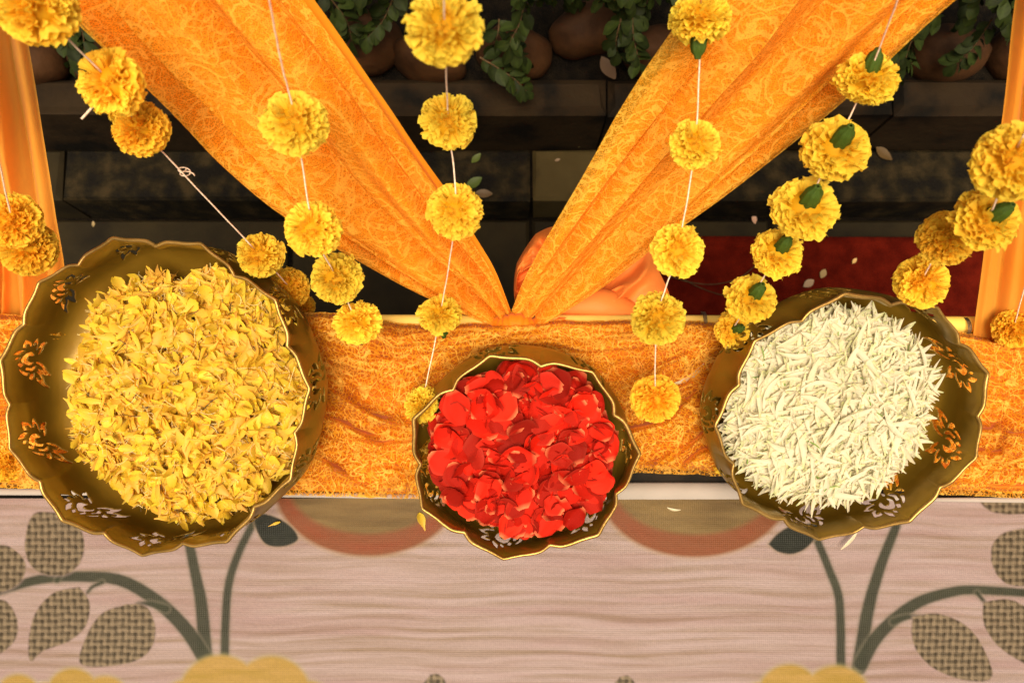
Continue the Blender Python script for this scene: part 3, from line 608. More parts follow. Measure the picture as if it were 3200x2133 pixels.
folds = [([(1620, 1005, 1.09), (1740, 960, 1.08), (1880, 955, 1.07), (1990, 1000, 1.08), (2060, 1020, 1.09)], [25, 55, 65, 50, 25], 1.0),
         ([(1625, 1000, 1.10), (1780, 890, 1.09), (1900, 880, 1.075), (1985, 930, 1.08), (2040, 975, 1.10)], [30, 50, 45, 40, 20], 1.0),
         ([(1640, 990, 1.13), (1780, 820, 1.12), (1930, 770, 1.11), (2040, 800, 1.10), (2062, 870, 1.09), (2010, 925, 1.08), (1880, 915, 1.09), (1750, 930, 1.10)], [40, 70, 60, 42, 34, 30, 34, 20], 1.0),
         ([(1660, 980, 1.16), (1800, 900, 1.15), (1900, 850, 1.14), (1980, 860, 1.13), (1950, 900, 1.12)], [60, 80, 80, 50, 30], .7),
         ([(1640, 960, 1.12), (1662, 860, 1.13), (1688, 770, 1.13), (1745, 705, 1.12), (1830, 690, 1.12), (1940, 740, 1.13), (2010, 800, 1.12)], [24, 30, 34, 36, 50, 60, 40], .6),
         ([(1640, 985, 1.15), (1740, 860, 1.16), (1850, 780, 1.16), (1980, 790, 1.15), (2010, 850, 1.15)], [60, 90, 100, 80, 60], .4),
         ([(1700, 1030, 1.10), (1820, 1000, 1.085), (1930, 1010, 1.08), (2040, 1030, 1.085)], [20, 40, 35, 18], .8),
         ([(1290, 1012, 1.085), (1350, 990, 1.08), (1440, 992, 1.08), (1560, 1012, 1.08)], [8, 22, 24, 16], .9)]
folds = [folds[-1], folds[0]]
nu_, nv_ = 240, 90; ph = np.linspace(-6, 100, nu_); rr_ = np.linspace(0, 1, nv_); PH, RR = np.meshgrid(ph, rr_)
Rm = np.interp(ph, [-6, 0, 12, 22, 32, 42, 55, 68, 80, 92, 100], [425, 450, 470, 485, 478, 425, 370, 335, 300, 200, 90]) * (1 + .03 * np.sin(ph / 5))
rdg_ = lambda q: 1 - np.abs(2 * q - 1)
wph = PH / 13 + 1.3 * np.sin(RR * 2.2 + PH / 60) + .8 * fbm(PH / 22, RR * 2.4, 71)
hh = .95 * rdg_(fbm(wph, RR * 1.3, 72, 1)) ** 1.6 + .5 * rdg_(fbm(wph * 1.9 + 3, RR * 2.2 + 1, 73, 2)) ** 3 * np.clip(RR * 2, 0, 1)
edge = np.clip((RR - .86) / .14, 0, 1); hh = hh * np.clip(RR * 3 + .2, 0, 1) * (1 - .5 * edge ** 2)
dpt = 1.10 + .035 * np.sin(np.radians(np.clip(PH, 0, 100))) - .062 * hh + .012 * edge ** 2
rad_ = Rm[None] * RR; PXg = 1622 + rad_ * np.cos(np.radians(PH)); PYg = 1012 - rad_ * np.sin(np.radians(PH)) * .96
rx_ = (PXg - 1600) / F; ry_ = (1066.5 - PYg) / F
Vc = np.stack([rx_ * dpt, (ry_ * CT + ST) * dpt, CAM[2] + (ry_ * ST - CT) * dpt], -1).reshape(-1, 3)
part('crumpled_sheet', mesh('crumpled_sheet', Vc, grid_faces(nu_, nv_)), M['peach'], pb)
V, Fq = merge([fold(*f) for f in folds])
part('cloth_folds', mesh('cloth_folds', V, Fq), M['peach'], pb)

# ------------------------------------------------------------------ pierced bowls
MOT = [[(605,68),(560,100),(500,170),(470,215),(462,265),(475,240),(500,205),(525,192),(538,215),(520,270),(490,320),(468,355),(500,330),(535,270),(550,215),(555,170),(575,120)],
 [(637,268),(580,275),(530,310),(505,345),(492,388),(515,370),(545,350),(562,360),(545,410),(510,455),(460,485),(462,500),(500,492),(545,450),(570,400),(585,350),(605,315)],
 [(350,265),(375,238),(410,238),(428,270),(428,330),(408,318),(370,315),(368,285)], [(335,318),(345,345),(310,350),(280,375),(225,418),(245,375),(280,335),(310,316)],
 [(308,405),(350,395),(380,378),(425,380),(445,405),(450,442),(430,435),(400,412),(365,410),(340,430),(312,428)],
 [(415,500),(400,480),(365,470),(320,490),(270,520),(248,570),(258,630),(285,670),(325,688),(370,672),(400,635),(405,615),(370,625),(335,620),(318,590),(325,550),(345,520),(380,497)],
 [(215,485),(250,458),(278,490),(230,515)], [(183,582),(210,578),(225,612),(190,615)], [(137,668),(195,660),(210,690),(243,722),(210,733),(165,720)],
 [(198,910),(198,830),(215,775),(250,775),(228,800),(235,850),(270,840),(300,800),(318,785),(310,825),(280,865),(240,885)],
 [(358,935),(335,880),(335,810),(345,785),(352,830),(360,870),(385,840),(408,780),(415,700),(420,740),(410,820),(385,865)],
 [(525,828),(490,832),(460,810),(440,735),(455,730),(475,745),(485,725),(470,660),(468,615),(490,650),(500,700),(502,760)]]
RT = np.array([0, .10, .25, .45, .65, .82, .93, 1.0]); RV = np.array([.925, .940, .957, .964, .970, .982, .994, 1.0])
def rimr(t, n):                                       # t: 0 at the inward cusp, 1 at the outward corner
    sc = (math.sin(math.pi / 11) / math.sin(math.pi / n)); f = interp(np.stack([RT, RV], 1), np.linspace(0, 1, 200)); v = np.interp(t, f[:, 0], f[:, 1])
    k = (1 - math.cos(math.pi / n)) / (1 - math.cos(math.pi / 11)); return 1 - (1 - v) * (k ** .55)
# wall profile: fraction of rim radius and depth below the rim, both as parts of R (s = distance down the wall)
PR = np.array([(0, 1.0, 0), (.06, .985, .05), (.16, .985, .14), (.30, 1.005, .27), (.42, .985, .38), (.54, .90, .46), (.68, .76, .52), (.84, .62, .555), (1.0, .50, .565)])
def bowl(label, bbox, n, phase, tx, ty, depth_k=1.0, zfix=None, name='pierced_bowl', lift=.0):
    ph0 = R(phase); spc = 2 * math.pi / n; K = 110
    # motif mask in wall coordinates: a around the rim, s down the wall (lengths in units of one scallop)
    chord = 2 * math.sin(math.pi / n); unit = chord / 1302.0       # one scallop is about 1302 units of the motif drawing
    nth = n * K; th = ph0 + np.arange(nth) * 2 * math.pi / nth
    k = (np.arange(nth) % K) / K; kk = np.where(k > .5, k - 1, k)   # 0 at a corner
    t = 1 - np.abs(kk) * 2
    rr = rimr(t, n)
    nb = 62; s1 = np.linspace(0, .46, nb); s2 = np.linspace(.46, 1.0, 22)[1:]; S = np.concatenate([s1, s2])
    pr = interp(PR[:, 1:], np.linspace(0, 1, 400)); ps = interp(PR[:, :1], np.linspace(0, 1, 400))[:, 0]
    pf = lambda s: (np.interp(s, ps, pr[:, 0]), np.interp(s, ps, pr[:, 1]) * depth_k)
    # displaced sample positions so that the hole edges are smooth
    A = kk * spc; Sg, Ag = np.meshgrid(s1, np.arange(K) / K); Ac = np.where(Ag > .5, Ag - 1, Ag)
    ax = Ac * 1302.0; sx = Sg / (unit * 1.0) / 1.0
    # drawing coords: x = distance from the rim, y = along the rim
    fx = 1.0 / (unit); DX = 60 + Sg * fx * .62; DY = 560 - ax * (1.0)
    d = np.full(DX.shape, 1e9)
    for q in MOT: d = np.minimum(d, poly(DX, DY, q, False))
    d -= 8.0
    gy, gx = np.gradient(d, axis=0) / (DY[1, 0] - DY[0, 0]) if False else (np.gradient(d, axis=0), np.gradient(d, axis=1))
    stepA = 1302.0 / K; stepS = (s1[1] - s1[0]) * fx * .62
    g_a = gy / stepA; g_s = gx / stepS; g2 = g_a ** 2 + g_s ** 2 + 1e-9
    near = np.abs(d) < .62 * max(stepA, stepS)
    mvA = np.where(near, np.clip(-d * g_a / g2, -.5 * stepA, .5 * stepA), 0); mvS = np.where(near, np.clip(-d * g_s / g2, -.5 * stepS, .5 * stepS), 0)
    wrapb = np.abs(Ac) > .47; mvA[wrapb] = 0; mvS[wrapb] = 0
    sgrid = Sg + mvS / (fx * .62); agrid = mvA / 1302.0 * spc
    # vertices
    V = np.zeros((len(S), nth, 3)); base_s = np.zeros((nb, nth)); base_a = np.zeros((nb, nth))
    for c in range(n): base_s[:, c * K:(c + 1) * K] = sgrid.T; base_a[:, c * K:(c + 1) * K] = agrid.T
    for i, s in enumerate(S):
        ss = base_s[i] if i < nb else np.full(nth, s); aa = th + (base_a[i] if i < nb else 0)
        f, dz = pf(ss); bl = np.clip(1 - ss / .30, 0, 1) ** 1.3; r = f * (rr * bl + .965 * (1 - bl) + .012 * np.cos(kk * 2 * math.pi) * np.clip(1 - ss, 0, 1) * (1 - bl))
        wob = .006 * np.sin(th * 3 + n) * (1 - ss)
        V[i, :, 0] = r * np.cos(aa); V[i, :, 1] = r * np.sin(aa); V[i, :, 2] = -dz + wob
    H = pf(1.0)[1]
    Fq = grid_faces(nth, len(S), True)
    dm = np.zeros((len(S), nth)) + 9
    for c in range(n): dm[:nb, c * K:(c + 1) * K] = np.where(near, 0, d).T
    cen = dm.reshape(-1)[Fq]; mn = cen.max(1); cc = cen.mean(1)
    keep = ~((mn <= 0) & (cc < 0)); 
    Fq = Fq[keep]
    # floor disc with a shallow foot
    fr = np.linspace(.5, .0, 8)[1:]; last = (len(S) - 1) * nth; Vf = []
    V = V.reshape(-1, 3)
    nf = 66; a2 = np.linspace(0, 2 * math.pi, nf, endpoint=False)
    fl = [np.stack([q * .965 * np.cos(a2), q * .965 * np.sin(a2), np.full(nf, -H + .0005 + .004 * (q < .4))], -1) for q in (.502, .45, .3, .15, .001)]
    Vd = np.array(fl).reshape(-1, 3); Fd = grid_faces(nf, 5, True)
    # real size and placement, found from where the rim is seen
    x0, y0, x1, y1 = bbox; Rot = Matrix.Rotation(R(tx), 3, 'X') @ Matrix.Rotation(R(ty), 3, 'Y'); Rn = np.array(Rot)
    rim = np.stack([rr * np.cos(th), rr * np.sin(th), .006 * np.sin(th * 3 + n)], -1)
    cx, cy, dist, rad, sy = (x0 + x1) / 2, (y0 + y1) / 2, .98, (x1 - x0) / 2 * .98 / F, 1.0
    for it in range(60):
        c = P(cx, cy, d=dist); w_ = (rim * [rad, rad * sy, rad]) @ Rn.T + c; u_, v_ = proj(w_)
        rad *= ((x1 - x0) / (u_.max() - u_.min())) ** .7; sy *= ((y1 - y0) / (v_.max() - v_.min()) * (u_.max() - u_.min()) / (x1 - x0)) ** .7
        cx += .7 * ((x0 + x1) / 2 - (u_.max() + u_.min()) / 2); cy += .7 * ((y0 + y1) / 2 - (v_.max() + v_.min()) / 2)
        bb = c + Rn @ np.array([0, 0, -H * rad])
        a3 = np.linspace(0, 2 * math.pi, 24); fo = (np.stack([.5 * np.cos(a3), .5 * sy * np.sin(a3), -H + 0 * a3], -1) * rad) @ Rn.T + c
        gap = (fo[:, 2] - np.maximum(zs(fo[:, 1]), Z_TAB) - .006 - lift).min(); dist += .6 * gap
    print('BOWL', label[:30], 'R', round(rad, 4), 'sy', round(sy, 3), 'dist', round(dist, 3), 'H', round(H * rad, 4))
    c = P(cx, cy, d=dist); org = c + Rn @ np.array([0, 0, -H * rad])
    root = empty(name, org, label, 'bowl', 'pierced brass bowls'); root.rotation_euler = Rot.to_euler()
    sc = np.array([rad, rad * sy, rad])
    wall = obj('bowl_wall', mesh('bowl_wall', (V + [0, 0, H]) * sc, Fq), M['bowl'], root)
    so = wall.modifiers.new('thickness', 'SOLIDIFY'); so.thickness = .0016; so.offset = 1
    fo = obj('bowl_floor', mesh('bowl_floor', (Vd + [0, 0, H]) * sc, Fd), M['bowl'], root)
    tp = (rim + [0, 0, H]) * sc; tw = .0024 + .0004 * np.sin(th * 5)
    V2, F2 = tube(tp[::2], tw[::2], 10, closed=True); obj('bowl_rim', mesh('bowl_rim', V2, F2), M['rim'], root)
    return dict(c=c, Rn=Rn, rad=rad, sy=sy, H=H * rad, root=root, org=org, n=n)
BL = bowl('largest pierced brass bowl, full of yellow marigold petals', (3, 744, 967, 1734), 11, 167.6, 11, -8, 1.0)
BM = bowl('smallest pierced brass bowl, full of red rose petals', (1293, 1112, 1998, 1745), 7, 106, 21, 0, 1.2)
BR = bowl('medium pierced brass bowl, holding white chrysanthemum petals', (2235, 918, 3085, 1684), 9, 100, 21, 6, 1.1)

# ------------------------------------------------------------------ loose petals in the bowls
def variant_mar(seed):
    rs = np.random.default_rng(seed); nl, nw = 6, 4; L = rs.uniform(.018, .034); wd = L * rs.uniform(.08, .29); V = []; C = []
    oc = rs.random(); tip = np.array([.93, .60, .03]) * (1 - oc * .0) ; tip = np.array([.84, .66 - .17 * oc * oc, .04]); bas = np.array([.80, .58 - .14 * oc, .09]); cv = rs.uniform(-.4, .7); tw = rs.uniform(-1.2, 1.2); side = rs.uniform(-.4, .4)
    for i in range(nl):
        t = i / (nl - 1); wv = wd * (.10 + .90 * np.clip((t - .12) / .5, 0, 1) ** .9) * (1 - .55 * max(0, (t - .75) / .25) ** 2)
        for j in range(nw + 1):
            s = (j / nw - .5) * 2; a = tw * t
            yv = t * L * (1 - .10 * (abs(s) < .3) * (t > .9) + .05 * math.cos(s * 9) * (t > .9)); xv = s * wv + side * L * t * t
            zv = cv * L * (t - .45) ** 2 + .30 * wv * s * s * (1 if seed % 2 else -1) + .05 * wv * math.sin(s * 8 + seed) * t
            V.append((xv * math.cos(a) - zv * math.sin(a) * .5, yv - L / 2, zv + xv * math.sin(a))); C.append(bas * (1 - t) + tip * t)
    return np.array(V), grid_faces(nw + 1, nl), np.array(C)
def variant_thread(seed):
    rs = np.random.default_rng(seed); L = rs.uniform(.012, .026); n = 6; t = np.linspace(-.5, .5, n); k = rs.uniform(-1, 1); dark = seed % 3 == 0
    V = np.array([((t_ * t_) * k * L + s * .00035, t_ * L, .1 * L * t_ * t_ * 4 + (s > 0) * .0002) for t_ in t for s in (-1, 1)])
    if seed >= 100: return V * [2.2, 1, 1], grid_faces(2, n), np.tile([.20, .34, .06], (len(V), 1))
    return V, grid_faces(2, n), np.tile([.10, .06, .02] if dark else [.80, .66, .30], (len(V), 1))
def variant_white(seed):
    rs = np.random.default_rng(seed); nl, nw = 8, 3; L = rs.uniform(.034, .054); wd = L * rs.uniform(.056, .090); V = []; C = []
    cv = rs.uniform(-.15, .6); sd = rs.uniform(-.5, .5); dirt = rs.random()
    for i in range(nl):
        t = i / (nl - 1); wv = wd * max(.05, math.sin(math.pi * (t ** 1.15) * .94 + .12)) ** .75
        for j in range(nw + 1):
            s = (j / nw - .5) * 2
            V.append((s * wv + sd * L * (t - .5) ** 2 * 1.2, (t - .5) * L, cv * L * (t - .5) ** 2 * .9 + .5 * wv * s * s))
            g = max(0, 1 - t * 4.5); C.append(np.array([.77, .72, .54]) * (1 - g) + np.array([.60, .64, .30]) * g if dirt < .7 else np.array([.78, .71, .50]))
    return np.array(V), grid_faces(nw + 1, nl), np.array(C)
def variant_rose(seed):
    rs = np.random.default_rng(seed); nl, nw = 8, 7; L = rs.uniform(.026, .042); wd = L * rs.uniform(.36, .56); V = []; C = []
    cup = rs.uniform(.2, .95) * rs.choice([1, 1, -1]); curl = rs.uniform(-.7, .7); fold_ = .5 * rs.uniform(0, 1) ** 3; br_ = rs.choice([.55, .8, 1.0, 1.15, 1.35]); pink = rs.random()
    for i in range(nl):
        t = i / (nl - 1); wv = wd * (math.sin(math.pi * (.12 + .76 * t ** .85))) ** .8 * (.55 + .45 * min(1, t * 2.2))
        for j in range(nw + 1):
            s = (j / nw - .5) * 2
            y = (t - .5) * L * (1 - .10 * s * s * t); z = cup * L * (.22 * (t - .45) ** 2 + .20 * s * s) + curl * L * .25 * max(0, t - .8) * 3 + .12 * L * fold_ * abs(s) + .02 * L * math.sin(5 * s + seed + 3 * t)
            V.append((s * wv, y, z)); g = max(0, 1 - t * 7.5); e = max(0, abs(s) - .85) * .5 * pink
            red = np.array([.62, .013, .003]) * br_ + np.array([0, .012, .008]) * pink ** 2; C.append(red * (1 - g) * (1 - e) + np.array([.80, .20, .08]) * g + np.array([.85, .22, .12]) * e)
    return np.array(V), grid_faces(nw + 1, nl), np.array(C)
def heap(B, variants, n_ind, n_stuff, hr, hoff, htop, hedge, matk, name, label, group, cat='petal', tilt=.45, seed=0, lim=.86, tight=.003, stuffname='petal_pile', stufflabel=''):
    """petals lie on a mounded surface given in the bowl's frame; the topmost are separate objects"""
    rs = np.random.default_rng(seed); meshes = []
    for v, f, c in variants:
        me = mesh(name, v, f, True, c); me.materials.append(M[matk]); meshes.append(me)
    def surf(x, y):
        q = np.hypot((x - hoff[0]) / hr, (y - hoff[1]) / hr); q = np.clip(q, 0, 1.15)
        return hedge + (htop - hedge) * (1 - q ** 2.2) + .004 * (fbm(np.array([x * 22 + 9]), np.array([y * 22 + 4]), seed)[0] - .5) * 2
    def place(lift, rough_t):
        while True:
            x, y = rs.uniform(-1, 1, 2)
            if x * x + y * y <= 1: break
        rj = 1 + .06 * math.sin(5 * math.atan2(y, x) + seed) + .04 * math.sin(11 * math.atan2(y, x))
        x = x * hr * rj + hoff[0]; y = y * hr * rj + hoff[1]; e = .004
        z = surf(x, y); nx = -(surf(x + e, y) - surf(x - e, y)) / (2 * e); ny = -(surf(x, y + e) - surf(x, y - e)) / (2 * e)
        rb_ = math.hypot(x, y / B['sy']) / B['rad']
        if rb_ > lim: return place(lift, rough_t)      # keep clear of the wall
        nrm = Vector((nx * .6 + rs.normal(0, rough_t), ny * .6 + rs.normal(0, rough_t), 1)).normalized()
        if rs.random() < .15: nrm = -nrm
        Mx = basis(nrm, rs.uniform(0, 2 * math.pi)).to_4x4(); Mx.translation = Vector((x, y, z + lift)); return Mx, rs.uniform(.8, 1.15)
    W0 = Matrix.Translation(Vector(B['org'])) @ Matrix(B['Rn'].tolist()).to_4x4()
    Vs, Fs, Cs, off = [], [], [], 0
    for i in range(n_stuff):
        v, f, c = variants[rs.integers(len(variants))]; mx, s = place(rs.uniform(-.014, tight * .3), tilt * 1.15); A = np.array(W0 @ mx)
        Vs.append((v * s) @ A[:3, :3].T + A[:3, 3]); Fs.append(f + off); Cs.append(c * rs.uniform(.84, 1.05)); off += len(v)
    if n_stuff:
        o = obj(stuffname, mesh(stuffname, np.vstack(Vs), np.vstack(Fs), True, np.vstack(Cs)), M[matk])
        tag(o, stufflabel, 'petals', None, 'stuff')
    for i in range(n_ind):
        mx, s = place(rs.uniform(0, tight), tilt); o = bpy.data.objects.new(name, meshes[rs.integers(len(meshes))]); COL.objects.link(o)
        o.matrix_world = W0 @ mx @ Matrix.Scale(s * 1.08, 4); tag(o, label, cat, group)
    return W0
r = BL['rad']
heap(BL, [variant_mar(i) for i in range(16)] + [variant_thread(i) for i in range(9)], 300, 5200, r * .81, (.012, -.006), BL['H'] * .86, BL['H'] * .48, 'petal_y', 'marigold_petal', 'loose yellow marigold petal on top of the heap in the largest bowl', 'yellow petals heaped in the largest bowl', seed=3, tilt=.50, tight=.006, stufflabel='heap of yellow marigold petals filling the largest bowl')
r = BR['rad']
heap(BR, [variant_white(i) for i in range(22)] + [variant_thread(100)], 300, 5600, r * .755, (-.004, -.004), BR['H'] * .86, BR['H'] * .52, 'petal_w', 'chrysanthemum_petal', 'slender cream chrysanthemum petal on top of the heap in the medium bowl', 'white petals heaped in the medium bowl', seed=5, lim=.755, tilt=.17, tight=.010, stufflabel='heap of slender white chrysanthemum petals filling the medium bowl')
r = BM['rad']
heap(BM, [variant_rose(i) for i in range(18)], 300, 380, r * .78, (.0, -.003), BM['H'] * .80, BM['H'] * .64, 'petal_r', 'rose_petal', 'red rose petal lying in the smallest bowl', 'red rose petals heaped in the smallest bowl', seed=8, lim=.77, tilt=.36, tight=.016, stufflabel='lower red rose petals packed under the top ones in the smallest bowl')

def loose(kind, x, y, z, size, ang, label, seed=1, on='tab', tip=(0, 0)):
    v, f, c = {'y': variant_mar, 'w': variant_white, 'r': variant_rose}[kind](seed)
    nm = {'y': 'marigold_petal', 'w': 'chrysanthemum_petal', 'r': 'rose_petal'}[kind]
    o = obj(nm, mesh(nm, v * size, f, True, c), M['petal_' + kind]); o.location = PS(x, y, .020) if on == 'shelf' else P(x, y, z=z); o.rotation_euler = (tip[0], tip[1], ang); tag(o, label, 'petal')
loose('y', 858, 1636, Z_TAB + .004, 1.0, -1.2, 'single yellow petal on the printed dark green leaf', 3)
loose('y', 1320, 1628, Z_TAB + .004, .9, .3, 'single yellow petal on the banner just left of the smallest bowl', 5)
loose('y', 1160, 1548, Z_TAB + .006, .9, 1.5, 'flat yellow petal on the white hem left of the smallest bowl', 7)
loose('y', 1045, 1462, 0, 1.35, -.6, 'yellow petal caught on the crumpled lace between the left two bowls', 9, 'shelf')
loose('w', 2156, 1180, 0, 1.0, -1.0, 'single cream petal on the lace between the right two bowls', 4, 'shelf')
loose('w', 2655, 1690, Z_TAB + .012, .8, -.8, 'white petal fallen just under the rim of the medium bowl', 6)
loose('w', 2105, 1592, Z_TAB + .003, .5, 1.4, 'thin pale petal sliver on the banner above the right orange arc', 8)

# ------------------------------------------------------------------ marigolds
def mari_mesh(seed, loosef=0.0, orange=0.0, npet=215):
    """front faces +Z, unit diameter"""
    rs = np.random.default_rng(seed); Vs, Fs, Cs, off = [], [], [], 0; nl, nw = 4, 7; Fp = grid_faces(nw + 1, nl)
    for i in range(npet):
        fr = (i + .5) / npet; pol = math.acos(1 - fr * 1.76); az = i * 2.399963 + rs.normal(0, .12)   # pole = front
        n_ = np.array([math.sin(pol) * math.cos(az), math.sin(pol) * math.sin(az), math.cos(pol)])
        e1 = np.cross([0, 0, 1.0], n_); e1 /= np.linalg.norm(e1) + 1e-6; e2 = np.cross(n_, e1)
        rl = rs.uniform(0, math.pi) if fr < .5 else rs.normal(0, .35); side = e1 * math.cos(rl) + e2 * math.sin(rl); nn = np.cross(side, n_)
        lean = rs.normal(0, .25); dirv = n_ + nn * lean; dirv /= np.linalg.norm(dirv)
        out = .47 * rs.uniform(.88, 1.06) * (1 + (.10 * loosef * (rs.random() < .2))); inn = .24; wd = rs.uniform(.075, .12) * (1 + .35 * (fr > .6)) * (.8 + .2 * (fr > .1))
        oblate = np.array([1.06, 1.06, .80]); ph = rs.uniform(0, 6.28); fk = rs.uniform(1.2, 2.1); am = wd * rs.uniform(.25, .5)
        tint = rs.uniform(.92, 1.04); y2o = np.clip(orange + rs.normal(0, .12) + .25 * (fr < .08), 0, 1)
        t = np.linspace(0, 1, nl)[:, None]; s = np.linspace(-1, 1, nw + 1)[None, :]
        rad = inn + (out - inn) * t * (1 - .06 * s * s + .035 * np.sin(s * 7 + ph)); wv = wd * (.25 + .75 * t ** .8)
        fz = am * t * np.sin(s * math.pi * fk + ph); curl = .10 * t ** 3 * wd * 4 * rs.uniform(-.6, 1)
        p = dirv * rad[..., None] + side * (s * wv)[..., None] + nn * (fz + curl + 0 * s)[..., None]
        p = p * oblate
        c = (np.array([.98, .80, .09]) * (1 - y2o) + np.array([.98, .44, .015]) * y2o) * tint; ci = np.array([.96, .58, .02]) * (1 - .6 * y2o) + np.array([.95, .36, .01]) * .6 * y2o
        cc = ci * (1 - t[..., None]) + c * t[..., None] + 0 * s[..., None]
        Vs.append(p.reshape(-1, 3)); Cs.append(cc.reshape(-1, 3)); Fs.append(Fp + off); off += nl * (nw + 1)
    # solid heart so that nothing shows through
    a = np.linspace(0, 2 * math.pi, 14, endpoint=False); q = np.linspace(-1.2, 1.57, 8); A, Q = np.meshgrid(a, q)
    V = np.stack([np.cos(A) * np.cos(Q) * .30, np.sin(A) * np.cos(Q) * .30, np.sin(Q) * .24], -1).reshape(-1, 3)
    Vs.append(V); Fs.append(grid_faces(14, 8, True) + off); Cs.append(np.tile([.85, .45, .012], (len(V), 1)))
    me = mesh('marigold', np.vstack(Vs), np.vstack(Fs), True, np.vstack(Cs)); me.materials.append(M['marigold']); return me
MG = {('y', i): mari_mesh(100 + i, .5 + .2 * (i % 3), (.0, .06, .0, .14, .03, .1)[i], (215, 190, 240, 205, 180, 225)[i]) for i in range(6)}; MG.update({('o', i): mari_mesh(200 + i, .4, .45, 260) for i in range(2)}); MG.update({('m', i): mari_mesh(300 + i, .9, .2, 200) for i in range(2)})
def calyx_mesh():
    prof = [(.02, -.57), (.045, -.575), (.05, -.56), (.06, -.52), (.105, -.47), (.125, -.40), (.13, -.30), (.145, -.20), (.10, -.1)]
    n = 28; a = np.linspace(0, 2 * math.pi, n, endpoint=False); V = []
    for r_, z in prof: V.append(np.stack([np.cos(a) * r_ * (1 + .10 * np.cos(a * 7)), np.sin(a) * r_ * (1 + .10 * np.cos(a * 7)), np.full(n, z)], -1))
    me = mesh('calyx', np.array(V).reshape(-1, 3), grid_faces(n, len(prof), True)); me.materials.append(M['green']); return me
CAL = calyx_mesh()
Rc3 = np.array([[1, 0, 0], [0, CT, -ST], [0, ST, CT]])
def garland(label, flowers, path_before, path_after=(), r=.00085):
    """flowers: (px, py, apparent diameter, kind, front direction seen from the camera, real size)"""
    fl = []
    for (x, y, dia, kd, fr, real) in flowers: fl.append((P(x, y, d=real * F / dia), x, y, real * F / dia, kd, fr, real))
    root = empty('marigold_garland', fl[0][0], label, 'garland', 'strings of marigolds')
    pts = [P(x, y, d=d) for x, y, d in path_before] + [f[0] for f in fl]
    pts += [P(x, y, d=d) for x, y, d in path_after]
    c = interp(pts, np.linspace(0, 1, 16 * len(pts))) if len(pts) > 2 else np.array(pts)
    c = c + .00015 * np.stack([np.sin(np.arange(len(c)) * .9), np.cos(np.arange(len(c)) * 1.3), 0 * c[:, 0]], -1)
    V, Fq = tube(c, r, 6); part('string', mesh('string', V, Fq), M['string'], root)
    inv = Matrix.Translation(-Vector(root.location))
    for i, (p, x, y, d, kd, fr, real) in enumerate(fl):
        kinds = [q for q in MG if q[0] == kd]; me = MG[kinds[(i + int(x)) % len(kinds)]]
        o = obj('marigold', me, None, root); o.matrix_parent_inverse = inv
        z = Rc3 @ (np.array(fr, float) / np.linalg.norm(fr)); b3 = basis(z, random.uniform(0, 6.28)).to_4x4(); b3.translation = Vector(p)
        o.matrix_basis = b3 @ Matrix.Diagonal((real * random.uniform(.96, 1.04), real * random.uniform(.94, 1.04), real * random.uniform(.96, 1.1), 1))
        if kd == 'o': o['label'] = 'deep orange marigold'
        q = obj('calyx', CAL, None, o)
    return root
FR = (.1, .15, 1)
garland('string of marigolds crossing from the upper left corner to the largest bowl rim', [(120, 30, 240, 'm', (.2, .5, 1), .062), (350, 262, 200, 'm', (-.3, -.3, 1), .058), (442, 402, 176, 'o', (-.2, .1, 1), .056), (813, 797, 142, 'm', (.1, .1, 1), .056), (905, 900, 130, 'o', (.1, .2, 1), .056), (935, 960, 95, 'o', (.4, -.1, 1), .046)],
        [(-60, -260, .45), (60, -80, .55)])
garland('string of pale yellow marigolds in front of the left drape', [(925, 385, 196, 'y', FR, .060), (980, 715, 176, 'y', (.05, .2, 1), .059), (1053, 870, 162, 'y', (-.1, 0, 1), .060), (1117, 1008, 148, 'y', (0, .75, .75), .058)],
        [(800, -260, .5), (842, 0, .58), (880, 200, .65)])
garland('centre string of yellow marigolds from the biggest flower at the top to the smallest bowl', [(1390, 92, 248, 'y', (0, .35, 1), .060), (1401, 380, 182, 'y', (0, .3, 1), .058), (1423, 660, 172, 'y', (.2, .3, 1), .059), (1376, 982, 138, 'y', (-.1, .9, .5), .056), (1318, 1262, 118, 'y', (-.9, .3, .6), .050)],
        [(1375, -260, .42), (1385, -60, .5)])
garland('string of marigolds in front of the right drape ending on the lace', [(2190, 62, 192, 'y', (0, .95, .35), .058), (2172, 452, 158, 'y', FR, .052), (2117, 782, 172, 'y', (.1, .1, 1), .060), (2055, 995, 168, 'y', (0, .3, 1), .061), (2047, 1245, 148, 'o', (0, -.4, 1), .060)],
        [(2215, -300, .55), (2200, -100, .62)])
garland('string of marigolds with green calyxes turned to the viewer at the right', [(2708, 250, 182, 'y', (0, -.55, -.6), .058), (2606, 468, 202, 'y', (0, -.35, -1), .066), (2513, 652, 205, 'y', (0, -.45, -1), .070), (2428, 792, 165, 'y', (-.1, -.5, -1), .060), (2347, 935, 158, 'y', (-.15, -.55, -1), .060), (2288, 1030, 112, 'm', (-.3, -.1, -1), .046)],
        [(2930, -350, .5), (2820, -40, .62)])
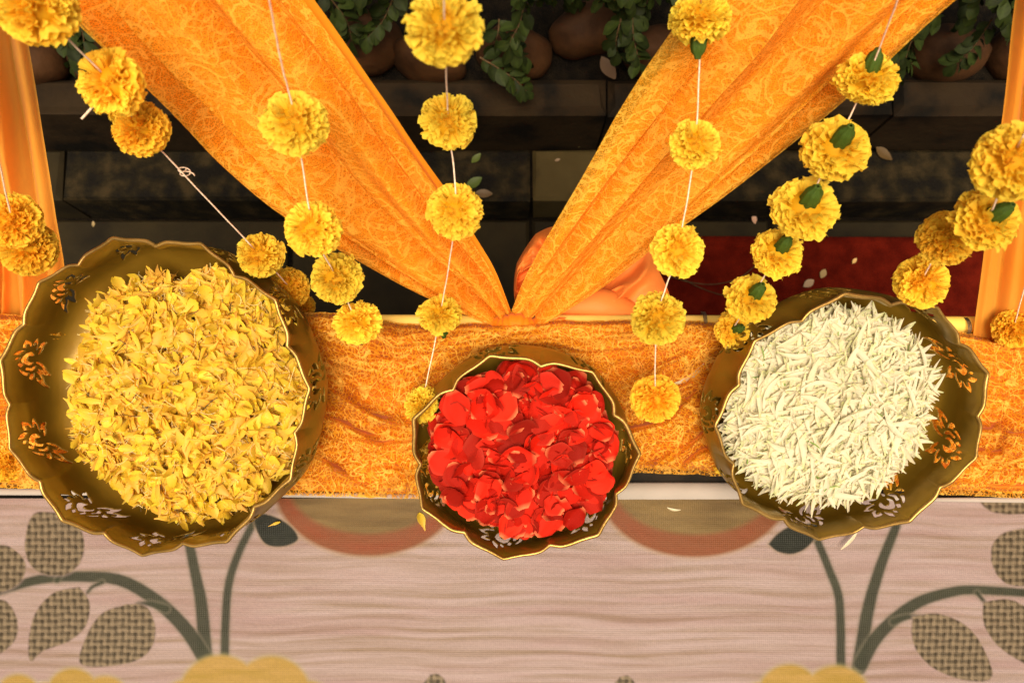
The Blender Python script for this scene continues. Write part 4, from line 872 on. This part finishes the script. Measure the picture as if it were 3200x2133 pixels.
garland('string of orange yellow marigolds at the right edge above the medium bowl', [(3160, 505, 230, 'm', (-.2, 0, 1), .062), (3078, 688, 195, 'm', (-.2, -.3, -1), .058), (2958, 745, 175, 'o', (-.5, -.4, .8), .058), (2878, 880, 160, 'm', (-.1, .1, 1), .058)],
        [(3420, -200, .5), (3300, 200, .55)], [(2840, 940, .9)])
garland('pair of orange marigolds hanging before the left curtain', [(40, 690, 175, 'o', (.1, .1, 1), .060), (88, 775, 165, 'o', (.3, -.1, 1), .058)], [(-80, 100, .6), (-20, 420, .68)])
garland('single small marigold on its string at the right edge beside the bowl', [(3168, 1025, 125, 'o', (-.3, .2, 1), .054)], [(3290, 400, .75), (3240, 740, .86)], [(3150, 1130, 1.06), (3146, 1180, 1.08)])
garland('marigolds half hidden behind the left rim of the largest bowl', [(18, 1445, 120, 'o', (.2, 0, 1), .054), (-40, 1380, 120, 'o', (0, 0, 1), .054)], [(-160, 1100, .98)])
garland('small yellow marigolds peeping out left of the medium bowl', [(2266, 1362, 78, 'y', (-.4, 0, 1), .036), (2262, 1440, 84, 'y', (-.4, .3, 1), .038)], [(2262, 1290, 1.07)])
# loose string end, knot
V, Fq = tube([P(255, 372, d=.72), P(275, 350, d=.72), P(300, 322, d=.715)], .0012, 6); tag(obj('string_end', mesh('string_end', V, Fq), M['string']), 'loose white string end sticking out below the second left marigold', 'string')
kc = []
for a in np.linspace(0, 2 * math.pi * 2, 50): kc.append(P(568 + 14 * math.cos(a) * (1 + a * .04) + a * 1.5, 524 + 10 * math.sin(a) + a * 2.0, d=.80 + .002 * math.sin(a * 3)))
V, Fq = tube(kc, .0007, 5); tag(obj('string_knot', mesh('string_knot', V, Fq), M['string']), 'looped knot on the bare stretch of string at the left', 'knot')
for pts, lb in (([(2085, 860), (2150, 880), (2230, 888), (2310, 868), (2370, 820)], 'thin brown wire bowed across the red carpet'), ([(2120, 862), (2180, 895), (2250, 920), (2300, 925)], 'shorter thin wire crossing the first on the carpet')):
    c = interp([P(x, y, z=.03) for x, y in pts], np.linspace(0, 1, 30)); V, Fq = tube(c, .0013, 5); tag(obj('loose_wire', mesh('loose_wire', V, Fq), M['bark']), lb, 'wire')
print('LEAVES', cnt, 'OBJECTS', len(bpy.data.objects))
